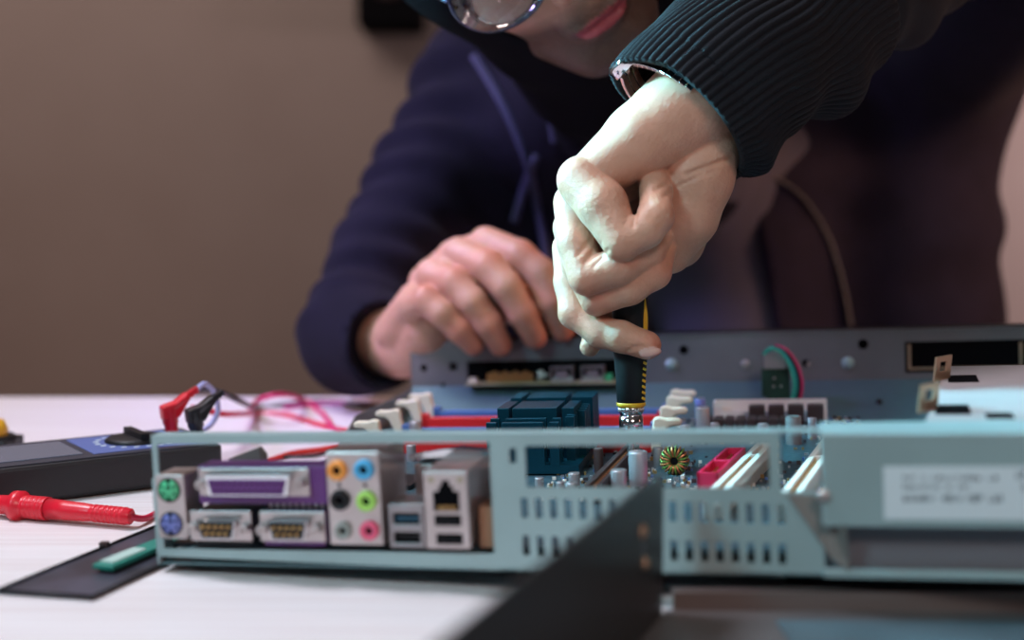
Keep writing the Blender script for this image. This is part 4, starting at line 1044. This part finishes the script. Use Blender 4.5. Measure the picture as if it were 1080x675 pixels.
np_mesh('ribbed_sleeve', Vs, Fs, BLKF, person)
# upper arm of the same sleeve outside the ribbing
Vu, Fu = surfnets(lambda P: smin(rcone(P, V3(pix(1060, -135, .91)), shX, 0.060, 0.07), rcone(P, shX, shY, 0.07, 0.08), 0.03), np.array([0.20, 0.80, TZ+0.05]), np.array([0.72, 1.40, TZ+0.62]), 0.006)
np_mesh('upper_sleeve', Vu, Fu, NAVY, person, None, 1)

# wristwatch half hidden under the cuff
tw = PC[2]-PC[0]; tw /= np.linalg.norm(tw); e2 = view-tw*(view @ tw); e2 /= np.linalg.norm(e2); e1 = np.cross(e2, tw); e1 = e1 if e1[2] < 0 else -e1
wc = PC[0]+tw*0.0075
q = MB(); qk = MB()
for kk in range(26):
    th = math.pi+(kk-13)*0.105; nrm = e1*math.cos(th)+(-e2)*math.sin(th)*0.8; p = wc+nrm*0.0405-tw*0.004*max(0, -math.cos(th))
    tg = -e1*math.sin(th)+(-e2)*math.cos(th)*0.8; tg /= np.linalg.norm(tg); nn = np.cross(tg, tw)
    Mx = Matrix(((tg[0], tw[0], nn[0], p[0]), (tg[1], tw[1], nn[1], p[1]), (tg[2], tw[2], nn[2], p[2]), (0, 0, 0, 1)))
    if abs(kk-13) > 3:
        for o_ in (-0.0065, -0.0022, 0.0022): q.box((-0.0019, o_, -0.0012), (0.0019, o_+0.0038, 0.0012), Mx)
q.tube([wc+(e1*math.cos(t)+(-e2)*math.sin(t)*0.8)*0.0405-tw*0.004*max(0, -math.cos(t)) for t in np.linspace(math.pi-1.4, math.pi+1.4, 20)], 0.0012, 6, 1)
wa = q.build('wristwatch', CHROME, person, 0.0003)
th = math.pi; p = wc-e1*0.0415-tw*0.004
qk = MB().lathe([(-0.003, 0.013), (0.002, 0.0135), (0.004, 0.012), (0.0042, 0)], p, tuple(-e1), 32).build('watch_case', CHROME, wa)

# zip and drawstrings
zp = MB(); zt = MB(); prev = None
zpx = [(793, 178), (806, 183), (820, 189), (836, 199), (850, 212), (864, 232), (876, 256), (884, 282), (891, 310), (897, 345)]
zpts = [ray(jacket, x, y, 0.9, 1.5) for x, y in zpx]; zpts = [p for p in zpts if p is not None]
if len(zpts) > 3:
    zp.tube([Vector(p)+Vector((0, -0.001, 0)) for p in zpts], 0.0020, 6, 6); zo = zp.build('zip_tape', BLK, person)
    Q = [Vector(p) for p in zpts]
    for a, b in zip(Q[:-1], Q[1:]):
        n_ = max(2, int((b-a).length/0.0028))
        for k_ in range(n_):
            p = a.lerp(b, k_/n_)+Vector((0, -0.0045, 0)); zt.box((-0.0016, -0.0008, -0.0008), (0.0016, 0.0008, 0.0008), Matrix.Translation(p) @ Matrix.Rotation(0.5, 4, 'Y'))
    zt.build('zip_teeth', mat('dull_zip', (0.16, 0.15, 0.15), 0.4, 0.6), zo)
for pxs in ([(500, 60), (530, 110), (556, 170), (566, 215), (580, 290)], [(566, 165), (552, 200), (542, 235)], [(576, 108), (582, 130), (586, 150)]):
    P_ = [ray(jacket, x, y, 0.9, 1.5) for x, y in pxs]; P_ = [Vector(p)+Vector((0, -0.002, 0)) for p in P_ if p is not None]
    if len(P_) > 2: MB().tube(P_, 0.0042, 8).build('drawstring', mat('navy_cord', (0.02, 0.02, 0.06), 0.8), person)
